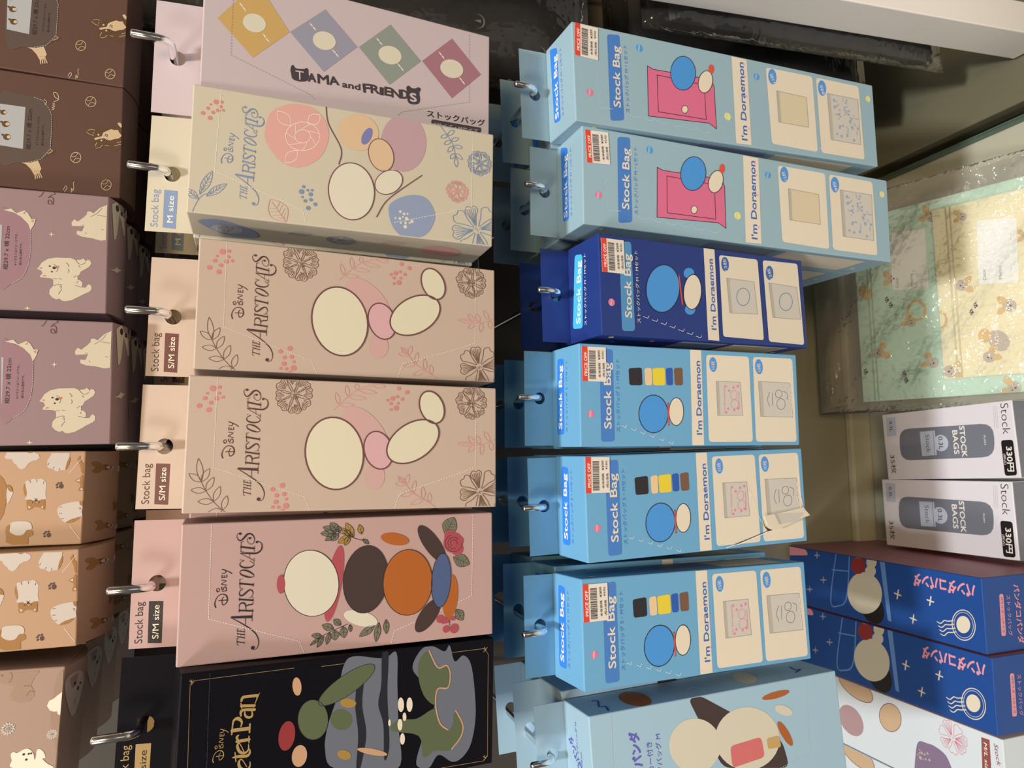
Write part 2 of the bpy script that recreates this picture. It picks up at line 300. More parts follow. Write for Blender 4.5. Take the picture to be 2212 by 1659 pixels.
ART = {
 'TITLE': [
  ('line','ink',0,((-324,-340),(-286,-337)),(2.6,),0),('line','ink',0,((-304,-338),(-316,-381)),(5.2,),0),('line','ink',0,((-324,-381),(-307,-381)),(1.6,),0),('line','ink',0,((-323,-339),(-327,-349)),(2.1,),0),
  ('line','ink',0,((-287,-337),(-285,-347)),(2.1,),0),('line','ink',0,((-275,-339),(-286,-381)),(5.2,),0),('line','ink',0,((-281,-339),(-270,-338)),(1.6,),0),('line','ink',0,((-292,-381),(-280,-381)),(1.6,),0),
  ('line','ink',0,((-257,-338),(-267,-381)),(5.2,),0),('line','ink',0,((-263,-338),(-251,-338)),(1.6,),0),('line','ink',0,((-273,-381),(-261,-380)),(1.6,),0),('line','ink',0,((-280,-359),(-262,-359)),(1.6,),0),
  ('line','ink',0,((-240,-337),(-250,-380)),(5.3,),0),('line','ink',0,((-246,-338),(-228,-337)),(2.1,),0),('line','ink',0,((-228,-337),(-231,-346)),(2.1,),0),('line','ink',0,((-245,-358),(-235,-358)),(1.6,),0),
  ('line','ink',0,((-257,-380),(-236,-380)),(2.1,),0),('line','ink',0,((-236,-380),(-231,-370)),(2.1,),0),('poly','ink',0,((-156,-296),(-149,-302),(-154,-421),(-171,-422),(-164,-320)),(),0),
  ('vl','ink',0,((-158,-298),(-182,-338),(-207,-375),(-234,-412),(-267,-445),(-307,-463),(-339,-462),(-359,-450),(-362,-434)),(2.6,4.2,5.3,6.4,5.9,4.8,3.7,3.2,2.6),1),('dots','ink',0,((-350,-431),),(11.1,)),
  ('line','ink',0,((-165,-382),(-207,-383)),(3.2,),0),('line','ink',0,((-142,-421),(-189,-422)),(3.2,),0),('line','ink',0,((-118,-345),(-127,-423)),(10.0,),0),('line','ink',0,((-130,-345),(-108,-344)),(2.6,),0),
  ('line','ink',0,((-139,-424),(-116,-423)),(2.7,),0),('vl','ink',0,((-113,-345),(-94,-344),(-78,-349),(-74,-366),(-87,-380),(-118,-383)),(2.1,3.2,7.4,9.5,6.4,2.7),1),
  ('vl','ink',0,((-97,-383),(-89,-398),(-87,-419),(-77,-424)),(3.7,8.0,6.9,2.7),1),('line','ink',0,((-51,-344),(-62,-422)),(10.1,),0),('line','ink',0,((-62,-344),(-39,-343)),(2.6,),0),
  ('line','ink',0,((-74,-424),(-51,-423)),(2.7,),0),('vl','ink',0,((5,-358),(-1,-345),(-20,-343),(-31,-353),(-22,-370),(-5,-390),(3,-406),(-9,-420),(-27,-421),(-42,-411)),(2.7,3.7,5.3,8.0,10.1,9.6,7.5,4.8,3.2,2.7),1),
  ('line','ink',0,((6,-344),(9,-363)),(2.7,),0),('line','ink',0,((-45,-400),(-43,-424)),(2.7,),0),('line','ink',0,((16,-345),(71,-342)),(3.2,),0),('line','ink',0,((16,-345),(14,-361)),(2.7,),0),
  ('line','ink',0,((70,-342),(73,-356)),(2.7,),0),('line','ink',0,((45,-343),(32,-421)),(10.1,),0),('line','ink',0,((21,-423),(43,-422)),(2.7,),0),
  ('vl','ink',0,((115,-340),(126,-354),(119,-386),(100,-415),(85,-424),(79,-408),(84,-382),(99,-350),(115,-340)),(2.7,6.4,9.6,6.4,2.7,6.4,9.6,6.4,2.7),1),
  ('vl','ink',0,((182,-361),(174,-344),(158,-340),(144,-355),(139,-385),(144,-411),(160,-422),(180,-397)),(2.7,3.7,4.8,8.5,10.2,7.0,3.2,2.7),1),('line','ink',0,((190,-339),(184,-363)),(2.7,),0),
  ('vl','ink',0,((231,-341),(229,-372),(225,-420),(228,-443),(244,-462),(267,-467),(288,-460),(299,-441)),(3.2,9.1,10.3,9.7,7.6,5.4,3.8,2.7),1),('dots','ink',0,((294,-436),),(7.6,)),
  ('line','ink',0,((228,-342),(181,-421)),(2.7,),0),('line','ink',0,((170,-423),(196,-422)),(2.7,),0),('line','ink',0,((224,-394),(196,-395)),(2.2,),0),('line','ink',0,((239,-343),(298,-343)),(3.2,),0),
  ('line','ink',0,((240,-343),(237,-358)),(2.7,),0),('line','ink',0,((297,-343),(301,-357)),(2.7,),0),('line','ink',0,((269,-343),(255,-420)),(10.2,),0),('line','ink',0,((236,-422),(271,-421)),(2.7,),0),
  ('vl','ink',0,((357,-334),(348,-320),(332,-317),(312,-327),(308,-341),(324,-359),(342,-374),(348,-392),(336,-411),(312,-421),(288,-414),(283,-397),(298,-380)),(2.7,2.7,3.2,4.8,7.5,10.2,10.8,9.2,6.0,3.8,3.2,2.7,2.7),1),
  ('line','ink',0,((298,-380),(314,-378),(325,-386)),(2.7,),1),('dots','ink',0,((350,-336),(320,-394)),(7.5,7.0)),],
 'DISNEY': [
  ('vl','ink',0,((-89,-209),(-71,-203),(-48,-206),(-26,-217),(-13,-235),(-14,-254),(-26,-269),(-49,-274),(-67,-268),(-78,-251),(-63,-244),(-41,-244),(-30,-252)),(6.2,5.7,4.2,4.2,4.7,5.8,6.8,6.3,5.8,4.7,3.7,3.7,4.2),1),
  ('line','ink',0,((-50,-225),(-49,-249),(-50,-276)),(4.7,),1),('line','ink',0,((5,-243),(6,-267)),(4.2,),1),('line','ink',0,((2,-215),(19,-210),(25,-221),(13,-227),(3,-220),(10,-214)),(3.6,),1),
  ('line','ink',0,((31,-239),(18,-239),(13,-247),(27,-252),(31,-260),(20,-266),(9,-264)),(4.2,),1),('line','ink',0,((40,-267),(49,-236),(66,-264),(73,-237)),(4.2,),1),
  ('line','ink',0,((103,-239),(88,-238),(88,-266),(103,-266)),(4.2,),0),('line','ink',0,((88,-251),(99,-251)),(4.2,),1),('line','ink',0,((114,-238),(113,-253),(122,-260),(133,-254),(138,-237)),(4.2,),1),
  ('line','ink',0,((138,-237),(129,-260),(119,-281),(108,-295)),(4.7,),1),],
 'cream': [
  ('dash','perf',3,((420,-167),(-135,-152),(-320,-699),(-404,-723)),(2.5,10.3,6.9)),('dash','perf',3,((-333,-1307),(-179,-1785),(-153,-1863),(423,-1865)),(2.7,12.2,7.9)),
  ('dots','rose',1,((237,-66),(211,-109),(274,-94),(251,-125),(324,-140),(302,-109),(270,-154),(298,-168),(330,-174),(276,-185)),(13.2,14.2,11.3,11.4,16.2,7.6,12.4,10.5,10.5,8.6)),
  ('line','slate',1,((-422,-34),(-356,-57),(-308,-85),(-279,-132)),(3.7,),1),('leaf','slate',1,((-300,-72),(-137,-139)),(24.1,3.7),None,4),('leaf','slate',1,((-306,-111),(-209,-227)),(22.3,3.8),None,4),
  ('leaf','slate',1,((-332,-67),(-274,10)),(22.2,3.7),None,3),('TITLE','slate',1,((-318,-393),(304,-298)),()),('DISNEY','slate',1,((-77,-190),(131,-234)),()),
  ('poly','salmon',1,((298,-467),(369,-540),(402,-635),(390,-743),(319,-824),(218,-852),(96,-822),(13,-756),(-37,-652),(-13,-555),(54,-487),(149,-443)),(),1),('ring','petal',2,((184,-682),(202,-791),(85,-686)),(4.0,)),
  ('ring','petal',2,((184,-682),(192,-732),(138,-684)),(4.0,)),('line','petal',2,((192,-730),(161,-755),(136,-766)),(3.5,),1),('line','petal',2,((152,-713),(115,-699),(88,-682)),(3.5,),1),
  ('line','petal',2,((137,-673),(121,-630),(113,-600)),(3.5,),1),('line','petal',2,((157,-639),(175,-601),(191,-579)),(3.5,),1),('line','petal',2,((198,-638),(236,-633),(265,-636)),(3.5,),1),
  ('line','petal',2,((228,-670),(258,-703),(277,-729)),(3.5,),1),('line','petal',2,((225,-711),(224,-757),(219,-786)),(3.5,),1),('leaf','petal',2,((244,-603),(330,-515)),(37.9,4.0),None,0),
  ('leaf','petal',2,((279,-713),(350,-788)),(34.4,4.1),None,0),('leaf','petal',2,((80,-652),(-14,-579)),(31.9,4.0),None,0),('ell','mauve',1,((248,-1361),(274,-1522),(40,-1366)),()),
  ('ell','tanwash',2,((272,-1047),(257,-1182),(143,-1019)),()),('ell','oatmeal',3,((-150,-1014),(-107,-1164),(-344,-1047)),()),('ring','plum',4,((-150,-1014),(-107,-1164),(-344,-1047)),(7.2,)),
  ('ell','tanwash',4,((136,-1206),(30,-1248),(94,-1129)),()),('ring','plum',5,((136,-1206),(30,-1248),(94,-1129)),(5.3,)),('ell','oatmeal',5,((-51,-1263),(13,-1348),(-115,-1304)),()),
  ('ring','plum',6,((-51,-1263),(13,-1348),(-115,-1304)),(5.3,)),('ell','periwinkle',5,((254,-1104),(245,-1132),(192,-1080)),()),('line','plum',2,((428,-825),(301,-845),(136,-935),(28,-923)),(7.2,),1),
  ('line','plum',4,((-307,-1187),(-193,-1246),(-93,-1348),(32,-1495)),(6.3,),1),
  ('dots','slate',1,((-162,-700),(-197,-688),(-182,-727),(-178,-755),(-207,-747),(-233,-695),(-257,-714),(-244,-750),(-272,-779),(-303,-735)),(11.0,16.9,9.0,9.0,14.0,7.9,11.9,12.0,13.0,14.9)),
  ('leaf','rose2',1,((-416,-598),(-277,-495)),(60.6,3.9),None,4),
  ('poly','bluewash',1,((-233,-1268),(-167,-1318),(-120,-1423),(-124,-1520),(-192,-1581),(-278,-1594),(-376,-1547),(-427,-1462),(-424,-1367),(-357,-1297)),(),1),
  ('dots','oatmeal',2,((-249,-1349),(-262,-1376),(-299,-1317),(-298,-1348),(-284,-1369),(-294,-1395),(-329,-1356),(-325,-1388),(-309,-1433),(-352,-1386),(-321,-1417),(-259,-1400)),(9.6,9.6,7.4,10.6,6.4,12.8,7.4,9.6,11.8,12.8,7.5,7.5)),
  ('line','slate',1,((416,-1623),(355,-1675),(289,-1718),(197,-1739)),(4.5,),1),('leaf','slate',1,((355,-1675),(403,-1724)),(13.4,4.5),None,0),('leaf','slate',1,((355,-1675),(333,-1625)),(13.4,4.4),None,0),
  ('leaf','slate',1,((320,-1703),(349,-1759)),(13.4,4.5),None,0),('leaf','slate',1,((320,-1703),(286,-1651)),(13.4,4.5),None,0),('leaf','slate',1,((283,-1718),(283,-1788)),(13.5,4.5),None,0),
  ('leaf','slate',1,((283,-1718),(232,-1679)),(13.5,4.5),None,0),('leaf','slate',1,((229,-1733),(195,-1790)),(13.5,4.5),None,0),('leaf','slate',1,((229,-1733),(185,-1698)),(13.5,4.5),None,0),
  ('leaf','slate',1,((202,-1739),(130,-1746)),(13.4,4.5),None,0),('flower','slate',1,((185,-1921),(199,-2013)),(4.6,),7,'full',None),('flower','rose2',1,((-47,-1755),(-36,-1836)),(4.5,),7,'full',None),
  ('flower','slate',1,((-312,-1905),(-263,-2082)),(4.5,),8,'open',None),],
 'beige1': [
  ('dash','perf',3,((416,-164),(-144,-165),(-333,-715),(-419,-747)),(2.1,9.3,6.6)),
  ('dots','rose',1,((344,-141),(353,-179),(315,-178),(291,-201),(282,-166),(313,-110),(281,-98),(254,-134),(233,-68),(210,-124)),(18.9,11.6,10.5,10.0,13.6,8.3,13.0,12.5,15.5,15.6)),
  ('dots','rose',1,((-282,-517),(-259,-575),(-321,-543),(-314,-588),(-362,-540),(-346,-602),(-394,-521),(-395,-556),(-388,-601),(-418,-580)),(14.5,16.3,13.5,13.5,15.0,9.2,10.2,11.3,18.9,11.9)),
  ('line','brown',1,((-233,-101),(-287,-129),(-353,-175),(-406,-228),(-426,-266)),(3.6,),1),('leaf','brown',1,((-233,-101),(-89,-78)),(17.4,3.6),None,0),('leaf','brown',1,((-233,-101),(-182,-30)),(17.4,3.5),None,0),
  ('leaf','brown',1,((-233,-101),(-152,-144)),(17.4,3.6),None,0),('leaf','brown',1,((-287,-129),(-282,-45)),(17.4,3.5),None,0),('leaf','brown',1,((-287,-129),(-205,-171)),(17.4,3.6),None,0),
  ('leaf','brown',1,((-353,-175),(-351,-87)),(17.4,3.6),None,0),('leaf','brown',1,((-353,-175),(-260,-210)),(17.4,3.6),None,0),('leaf','brown',1,((-406,-228),(-420,-146)),(17.5,3.6),None,0),
  ('leaf','brown',1,((-406,-228),(-318,-251)),(17.5,3.6),None,0),('TITLE','brown3',1,((-342,-435),(325,-322)),()),('DISNEY','brown3',1,((-89,-215),(138,-242)),()),
  ('flower','brown',1,((324,-626),(337,-746)),(3.9,),8,'full',None),('line','rose2',1,((231,-883),(266,-914),(321,-971),(370,-1033),(405,-1130),(417,-1217)),(4.2,),1),
  ('leaf','rose2',1,((266,-914),(348,-891)),(13.8,4.3),None,0),('leaf','rose2',1,((266,-914),(268,-1009)),(13.8,4.3),None,0),('leaf','rose2',1,((321,-971),(402,-958)),(14.0,4.3),None,0),
  ('leaf','rose2',1,((321,-971),(314,-1088)),(14.0,4.4),None,0),('leaf','rose2',1,((370,-1033),(409,-1022)),(14.1,4.3),None,0),('leaf','rose2',1,((370,-1033),(353,-1163)),(14.1,4.4),None,0),
  ('leaf','rose2',1,((405,-1130),(398,-1218)),(14.3,4.4),None,0),
  ('dots','rose',1,((391,-1314),(367,-1371),(307,-1238),(320,-1272),(334,-1304),(318,-1339),(285,-1261),(288,-1310),(255,-1297),(244,-1261)),(14.6,14.7,10.0,15.6,11.2,12.3,11.1,10.1,17.8,10.0)),
  ('flower','brown',1,((305,-1840),(317,-1956)),(4.8,),7,'full',None),('line','rose2',1,((23,-1771),(12,-1903),(50,-2013)),(4.7,),1),('leaf','rose2',1,((10,-1873),(22,-1735)),(15.3,4.7),None,0),
  ('leaf','rose2',1,((10,-1867),(72,-1812)),(15.3,4.7),None,0),('leaf','rose2',1,((10,-1867),(-40,-1813)),(15.3,4.7),None,0),('leaf','rose2',1,((15,-1903),(79,-1873)),(15.4,4.7),None,0),
  ('leaf','rose2',1,((19,-1921),(-57,-1909)),(15.4,4.7),None,0),('leaf','rose2',1,((35,-1976),(107,-1933)),(15.5,4.8),None,0),('leaf','rose2',1,((39,-1982),(-28,-1988)),(15.6,4.8),None,0),
  ('flower','brown',1,((-315,-1901),(-284,-2055)),(4.7,),8,'open',None),('line','rose2',1,((-203,-1314),(-260,-1371),(-317,-1421),(-368,-1506),(-415,-1581)),(4.4,),1),
  ('leaf','rose2',1,((-260,-1371),(-253,-1299)),(14.4,4.4),None,0),('leaf','rose2',1,((-260,-1371),(-192,-1392)),(14.4,4.4),None,0),('leaf','rose2',1,((-317,-1421),(-338,-1338)),(14.4,4.4),None,0),
  ('leaf','rose2',1,((-317,-1421),(-234,-1437)),(14.4,4.5),None,0),('leaf','rose2',1,((-363,-1495),(-395,-1405)),(14.5,4.4),None,0),('leaf','rose2',1,((-363,-1495),(-275,-1488)),(14.5,4.5),None,0),
  ('leaf','rose2',1,((-389,-1540),(-317,-1534)),(14.6,4.5),None,0),('leaf','rose2',1,((-260,-1371),(-206,-1317)),(14.4,4.4),None,0),
  ('dash','perf',3,((-416,-1298),(-322,-1329),(-236,-1597),(-174,-1783),(-140,-1867),(394,-1872)),(2.8,12.1,7.9)),('ell','blush',1,((93,-1092),(167,-1170),(-56,-1227)),()),
  ('ell','blush',1,((-207,-1162),(-203,-1227),(-293,-1163)),()),('ell','oat2',2,((-53,-895),(10,-1071),(-280,-960)),()),('ring','brown2',3,((-53,-895),(10,-1071),(-280,-960)),(10.5,)),
  ('ell','blush2',3,((-31,-1181),(7,-1267),(-151,-1227)),()),('ring','brown2',4,((-31,-1181),(7,-1267),(-151,-1227)),(8.7,)),('ell','oat2',4,((31,-1418),(136,-1588),(-77,-1480)),()),
  ('ring','brown2',5,((31,-1418),(136,-1588),(-77,-1480)),(10.1,)),('ell','oat2',4,((269,-1547),(310,-1620),(165,-1599)),()),('ring','brown2',5,((269,-1547),(310,-1620),(165,-1599)),(10.3,)),],
 'pink': [
  ('TITLE','ink',1,((-350,-431),(332,-317)),()),('DISNEY','ink',1,((-90,-208),(138,-238)),()),('dash','perf',3,((416,-169),(-152,-171),(-339,-708),(-415,-741)),(2.5,10.3,6.9)),
  ('dash','perf',3,((-429,-1292),(-333,-1321),(-185,-1763),(-144,-1867),(416,-1876)),(2.8,11.8,7.9)),('line','ink',1,((330,-949),(286,-1054),(271,-1101),(247,-1128)),(3.9,),1),
  ('leaf','ink',2,((328,-923),(329,-826)),(20.8,2.6),'leafgreen',2),('leaf','ink',2,((335,-929),(371,-841)),(22.1,2.6),'leafgreen',2),('leaf','ink',2,((337,-942),(395,-886)),(23.4,2.6),'leafgreen',2),
  ('leaf','ink',2,((330,-949),(373,-935)),(16.9,2.6),'leafgreen',2),('leaf','ink',2,((322,-923),(283,-856)),(18.2,2.6),'leafgreen',2),('leaf','ink',2,((327,-942),(278,-895)),(20.8,2.6),'leafgreen',2),
  ('leaf','ink',2,((281,-1101),(246,-1141)),(13.2,2.7),'leafgreen',2),('leaf','ink',2,((297,-1041),(391,-987)),(22.3,2.6),'mustard',2),('leaf','ink',2,((297,-1034),(359,-958)),(17.1,2.6),'mustard',2),
  ('leaf','ink',2,((304,-1021),(263,-937)),(22.3,2.6),'mustard',2),('leaf','ink',2,((308,-1014),(244,-983)),(18.4,2.6),'mustard',2),('leaf','ink',2,((311,-1018),(345,-981)),(14.4,2.6),'mustard',2),
  ('leaf','ink',2,((311,-1094),(377,-1075)),(18.5,2.6),'mustard',2),('line','ink',1,((-372,-779),(-325,-840),(-292,-922),(-260,-1011)),(3.7,),1),('leaf','ink',2,((-286,-922),(-251,-848)),(21.6,2.5),'leafgreen',2),
  ('leaf','ink',2,((-265,-966),(-223,-920)),(19.2,2.5),'leafgreen',2),('leaf','ink',2,((-320,-846),(-310,-783)),(16.3,2.5),'leafgreen',2),('leaf','ink',2,((-325,-840),(-372,-775)),(10.0,2.5),'leafgreen',2),
  ('leaf','ink',2,((-321,-859),(-389,-819)),(13.8,2.5),'leafgreen',2),('leaf','ink',2,((-299,-896),(-376,-879)),(15.2,2.5),'leafgreen',2),('leaf','ink',2,((-293,-928),(-355,-932)),(25.4,2.5),'leafgreen',2),
  ('leaf','ink',2,((-273,-979),(-346,-990)),(24.3,2.6),'leafgreen',2),('leaf','ink',2,((-264,-1024),(-312,-1031)),(11.6,2.6),'leafgreen',2),('leaf','ink',2,((-286,-1189),(-347,-1087)),(23.6,2.6),'leafgreen',2),
  ('leaf','ink',2,((-269,-1215),(-393,-1197)),(21.1,2.6),'leafgreen',2),('leaf','ink',2,((-253,-1262),(-348,-1267)),(18.6,2.6),'leafgreen',2),('leaf','ink',2,((281,-1672),(399,-1737)),(53.1,2.9),'leafgreen',4),
  ('leaf','ink',2,((126,-1731),(71,-1849)),(42.6,2.9),'leafgreen',4),('leaf','ink',2,((-230,-1753),(-308,-1801)),(31.6,2.8),'leafgreen',3),
  ('dots','rosered',3,((226,-1730),(272,-1708),(180,-1760),(235,-1771)),(71.1,42.6,44.2,35.7)),
  ('line','ink',4,((219,-1797),(189,-1788),(169,-1763),(164,-1729),(177,-1698),(203,-1677),(235,-1673),(263,-1687),(279,-1715)),(2.9,),1),
  ('line','ink',4,((185,-1750),(184,-1727),(194,-1706),(213,-1694),(235,-1693),(253,-1705),(262,-1725),(260,-1748),(246,-1767)),(2.8,),1),
  ('line','ink',4,((205,-1720),(215,-1712),(227,-1711),(238,-1716),(244,-1727),(244,-1740),(237,-1751),(227,-1757),(215,-1757)),(2.8,),1),
  ('dots','rosered',3,((-284,-1638),(-296,-1663),(-243,-1713),(-280,-1705),(-289,-1732),(-304,-1687),(-355,-1681),(-357,-1739)),(27.7,24.3,19.6,19.5,15.4,13.9,25.0,32.2)),
  ('line','ink',2,((-193,-1724),(-233,-1710),(-293,-1706),(-334,-1706)),(3.5,),1),('ell','rosered',2,((6,-919),(-5,-967),(-234,-881)),()),('ell','oatmeal',3,((17,-776),(23,-947),(-192,-802)),()),
  ('ring','ink',4,((17,-776),(23,-947),(-192,-802)),(3.8,)),('ell','darkbrown',3,((18,-1125),(-13,-1271),(-198,-1097)),()),('ring','ink',4,((18,-1125),(-13,-1271),(-198,-1097)),(3.9,)),
  ('ell','darkbrown',2,((224,-1578),(253,-1625),(96,-1670)),()),('ell','darkbrown',2,((-253,-1552),(-288,-1599),(-354,-1473)),()),('ell','orange',4,((-22,-1410),(-48,-1579),(-238,-1393)),()),
  ('ring','ink',5,((-22,-1410),(-48,-1579),(-238,-1393)),(4.1,)),('ell','orange',3,((270,-1318),(249,-1414),(231,-1311)),()),('ell','oatmeal',2,((-232,-1095),(-270,-1205),(-277,-1083)),()),
  ('ell','orange',3,((-138,-1709),(-147,-1764),(-285,-1696)),()),('ell','denim',4,((-25,-1644),(-34,-1713),(-206,-1631)),()),('ring','ink',5,((-25,-1644),(-34,-1713),(-206,-1631)),(4.2,)),
  ('ell','rosered',4,((24,-588),(22,-613),(-35,-589)),()),],
 'pan': [
  ('DISNEY','gold',1,((-99,-203),(84,-233)),()),('poly','gold',1,((161,-407),(263,-447),(247,-429),(229,-427)),(),0),('vl','gold',1,((226,-342),(244,-347),(249,-363),(247,-429)),(10.7,15.7,16.6,16.7),1),
  ('vl','gold',1,((199,-344),(190,-417)),(16.5,16.7),1),('line','gold',1,((185,-346),(214,-340)),(6.6,),0),('vl','gold',1,((141,-344),(162,-342),(174,-357),(167,-419)),(8.2,14.8,15.7,16.7),1),
  ('vl','gold',1,((167,-363),(139,-369),(126,-390),(135,-408),(163,-404)),(5.8,12.4,14.1,11.6,5.8),1),('vl','gold',1,((65,-299),(63,-393)),(20.3,20.7),1),('line','gold',1,((43,-297),(90,-299)),(8.1,),0),
  ('line','gold',1,((39,-397),(88,-397)),(9.1,),0),('vl','gold',1,((90,-299),(122,-305),(129,-328),(107,-350),(81,-347)),(7.3,12.2,20.5,12.3,6.6),1),('vl','gold',1,((-1,-329),(-1,-396)),(17.9,18.1),1),
  ('line','gold',1,((-19,-397),(18,-395)),(6.6,),0),('vl','gold',1,((5,-335),(22,-326),(33,-335)),(9.0,13.9,9.0),1),
  ('vl','gold',1,((-69,-373),(-15,-344),(-26,-332),(-61,-346),(-74,-375),(-59,-395),(-28,-395)),(4.9,5.7,13.9,16.3,13.9,9.1,4.9),1),
  ('vl','gold',1,((-89,-309),(-88,-339),(-93,-388),(-79,-404),(-58,-403)),(6.5,17.1,16.4,12.4,5.8),1),('line','gold',1,((-114,-328),(-63,-321)),(6.5,),0),
  ('vl','gold',1,((-155,-391),(-108,-361),(-122,-345),(-156,-355),(-174,-388),(-157,-408),(-129,-408)),(4.9,5.7,13.8,17.9,14.7,9.0,4.9),1),('dash','perf2',3,((409,-158),(-122,-169)),(1.2,7.9,5.5)),
  ('line','gold',1,((-104,-67),(348,-55),(378,-79),(382,-643)),(1.9,),0),('line','gold',1,((371,-812),(372,-1019)),(2.2,),0),
  ('line','gold',1,((358,-1694),(358,-1946),(316,-1978),(-369,-1984),(-395,-1953),(-386,-1640)),(2.5,),0),('line','gold',1,((369,-65),(380,-51)),(3.1,),0),('line','gold',1,((369,-65),(386,-57)),(3.1,),0),
  ('line','gold',1,((369,-65),(360,-54)),(3.1,),0),('line','gold',1,((369,-65),(383,-71)),(3.1,),0),('line','gold',1,((347,-1958),(361,-1938)),(4.1,),0),('line','gold',1,((347,-1958),(368,-1948)),(4.1,),0),
  ('line','gold',1,((347,-1958),(336,-1941)),(4.1,),0),('line','gold',1,((347,-1958),(364,-1968)),(4.1,),0),('line','gold',1,((-381,-1971),(-366,-1951)),(4.0,),0),('line','gold',1,((-381,-1971),(-360,-1961)),(4.0,),0),
  ('line','gold',1,((-381,-1971),(-390,-1954)),(4.0,),0),('line','gold',1,((-381,-1971),(-365,-1981)),(4.0,),0),
  ('poly','ash',1,((375,-1213),(403,-1301),(197,-1314),(-60,-1329),(-315,-1350),(-308,-1201),(-256,-914),(-137,-853),(12,-866),(186,-922),(349,-948),(410,-1011)),(),1),
  ('poly','night',2,((293,-1048),(288,-1088),(102,-1081),(-88,-1114),(-286,-1082),(-282,-1056),(-80,-1061),(109,-1035)),(),1),
  ('poly','night',2,((414,-1204),(409,-1246),(142,-1247),(-176,-1271),(-264,-1240),(-44,-1226),(87,-1188),(211,-1204)),(),1),
  ('poly','ash',1,((293,-1416),(403,-1477),(415,-1556),(372,-1646),(408,-1682),(297,-1722),(329,-1789),(241,-1852),(-52,-1888),(-247,-1862),(-336,-1803),(-361,-1722),(-298,-1618),(-370,-1548),(-334,-1462),(-212,-1487),(-92,-1541),(64,-1580),(187,-1490)),(),1),
  ('poly','olive',3,((385,-1528),(281,-1574),(263,-1670),(137,-1673),(120,-1600),(32,-1581),(94,-1507),(216,-1461),(333,-1465)),(),1),
  ('poly','olive',3,((5,-1581),(-91,-1620),(-153,-1680),(-119,-1716),(-42,-1729),(-116,-1783),(-202,-1785),(-280,-1705),(-267,-1588),(-292,-1510),(-152,-1471),(-90,-1282),(-28,-1328),(-40,-1454)),(),1),
  ('line','peach',4,((388,-1532),(272,-1597),(277,-1663),(214,-1690),(130,-1674),(130,-1600),(30,-1588),(-91,-1620),(-146,-1680)),(9.7,),1),('line','peach',4,((-30,-1737),(-131,-1791),(-207,-1778),(-275,-1713)),(9.8,),1),
  ('ell','cream2',4,((65,-1342),(62,-1363),(19,-1344)),()),('ell','cream2',4,((57,-1402),(54,-1423),(11,-1403)),()),('ell','cream2',4,((-61,-1339),(-64,-1356),(-98,-1340)),()),
  ('ell','cream2',4,((-153,-1359),(-155,-1376),(-189,-1360)),()),('ell','cream2',4,((-37,-1267),(-39,-1276),(-59,-1267)),()),('ell','cream2',4,((-15,-1369),(-17,-1382),(-42,-1370)),()),
  ('ell','olive',2,((240,-978),(337,-1153),(187,-1016)),()),('ring','ink',3,((240,-978),(337,-1153),(187,-1016)),(3.2,)),('ell','olive',2,((56,-771),(42,-865),(-64,-776)),()),
  ('ring','ink',3,((56,-771),(42,-865),(-64,-776)),(3.0,)),('ell','olive',2,((30,-948),(-4,-1015),(-25,-928)),()),('ell','mustard',2,((125,-989),(113,-1041),(97,-987)),()),
  ('ell','crimson',1,((-15,-616),(-31,-664),(-99,-604)),()),('ell','peach',2,((-146,-697),(-161,-742),(-208,-688)),()),('ell','peach',2,((269,-664),(268,-691),(214,-671)),()),
  ('ell','mustard',3,((-187,-975),(-206,-1019),(-213,-968)),()),('ell','peach',3,((-200,-1158),(-234,-1258),(-218,-1155)),()),],
 'pink_tab': [
  ('text','c_tabtext',1,((-381,227),(-116,231)),(46.7,),'Stock bag',0,0),('badge','c_badge',1,((-114,197),(-117,111),(-388,111),(-383,194)),()),('btext','c_btext',2,((-357,131),(-141,133)),(37.5,),'S/M size'),],
 'tama': [
  ('poly','ochre',1,((58,-89),(379,-326),(76,-544),(-161,-316)),(),0),('line','cream2',2,((201,-219),(175,-241)),(8.0,),0),('line','cream2',2,((178,-239),(152,-261)),(8.0,),0),
  ('line','cream2',2,((22,-373),(-5,-395)),(8.1,),0),('line','cream2',2,((-2,-393),(-28,-415)),(8.1,),0),('ell','oatmeal',3,((82,-317),(72,-388),(17,-300)),()),
  ('poly','pigeon',1,((79,-548),(305,-778),(85,-1008),(-153,-780)),(),0),('line','cream2',2,((177,-675),(155,-698)),(8.4,),0),('line','cream2',2,((157,-696),(135,-719)),(8.5,),0),
  ('line','cream2',2,((22,-834),(-1,-858)),(8.6,),0),('line','cream2',2,((1,-855),(-21,-879)),(8.6,),0),('ell','oatmeal',3,((73,-777),(63,-853),(6,-757)),()),
  ('poly','sage',1,((87,-1018),(315,-1243),(91,-1477),(-143,-1246)),(),0),('line','cream2',2,((186,-1143),(164,-1166)),(8.9,),0),('line','cream2',2,((166,-1163),(144,-1186)),(9.0,),0),
  ('line','cream2',2,((30,-1302),(7,-1325)),(9.1,),0),('line','cream2',2,((9,-1323),(-14,-1346)),(9.1,),0),('ell','oatmeal',3,((81,-1244),(70,-1326),(12,-1222)),()),
  ('poly','dustyrose',1,((95,-1486),(327,-1716),(97,-1953),(-142,-1721)),(),0),('line','cream2',2,((196,-1614),(173,-1637)),(9.4,),0),('line','cream2',2,((175,-1635),(152,-1658)),(9.5,),0),
  ('line','cream2',2,((35,-1776),(12,-1800)),(9.6,),0),('line','cream2',2,((14,-1797),(-9,-1821)),(9.6,),0),('ell','oatmeal',3,((88,-1717),(77,-1805),(16,-1693)),()),
  ('dash','perf3',3,((209,-179),(-176,-178),(-340,-699),(-370,-725)),(3.0,11.8,9.4)),('dash','perf3',3,((-359,-1309),(-326,-1342),(-143,-1860),(401,-1855)),(3.4,13.5,10.8)),
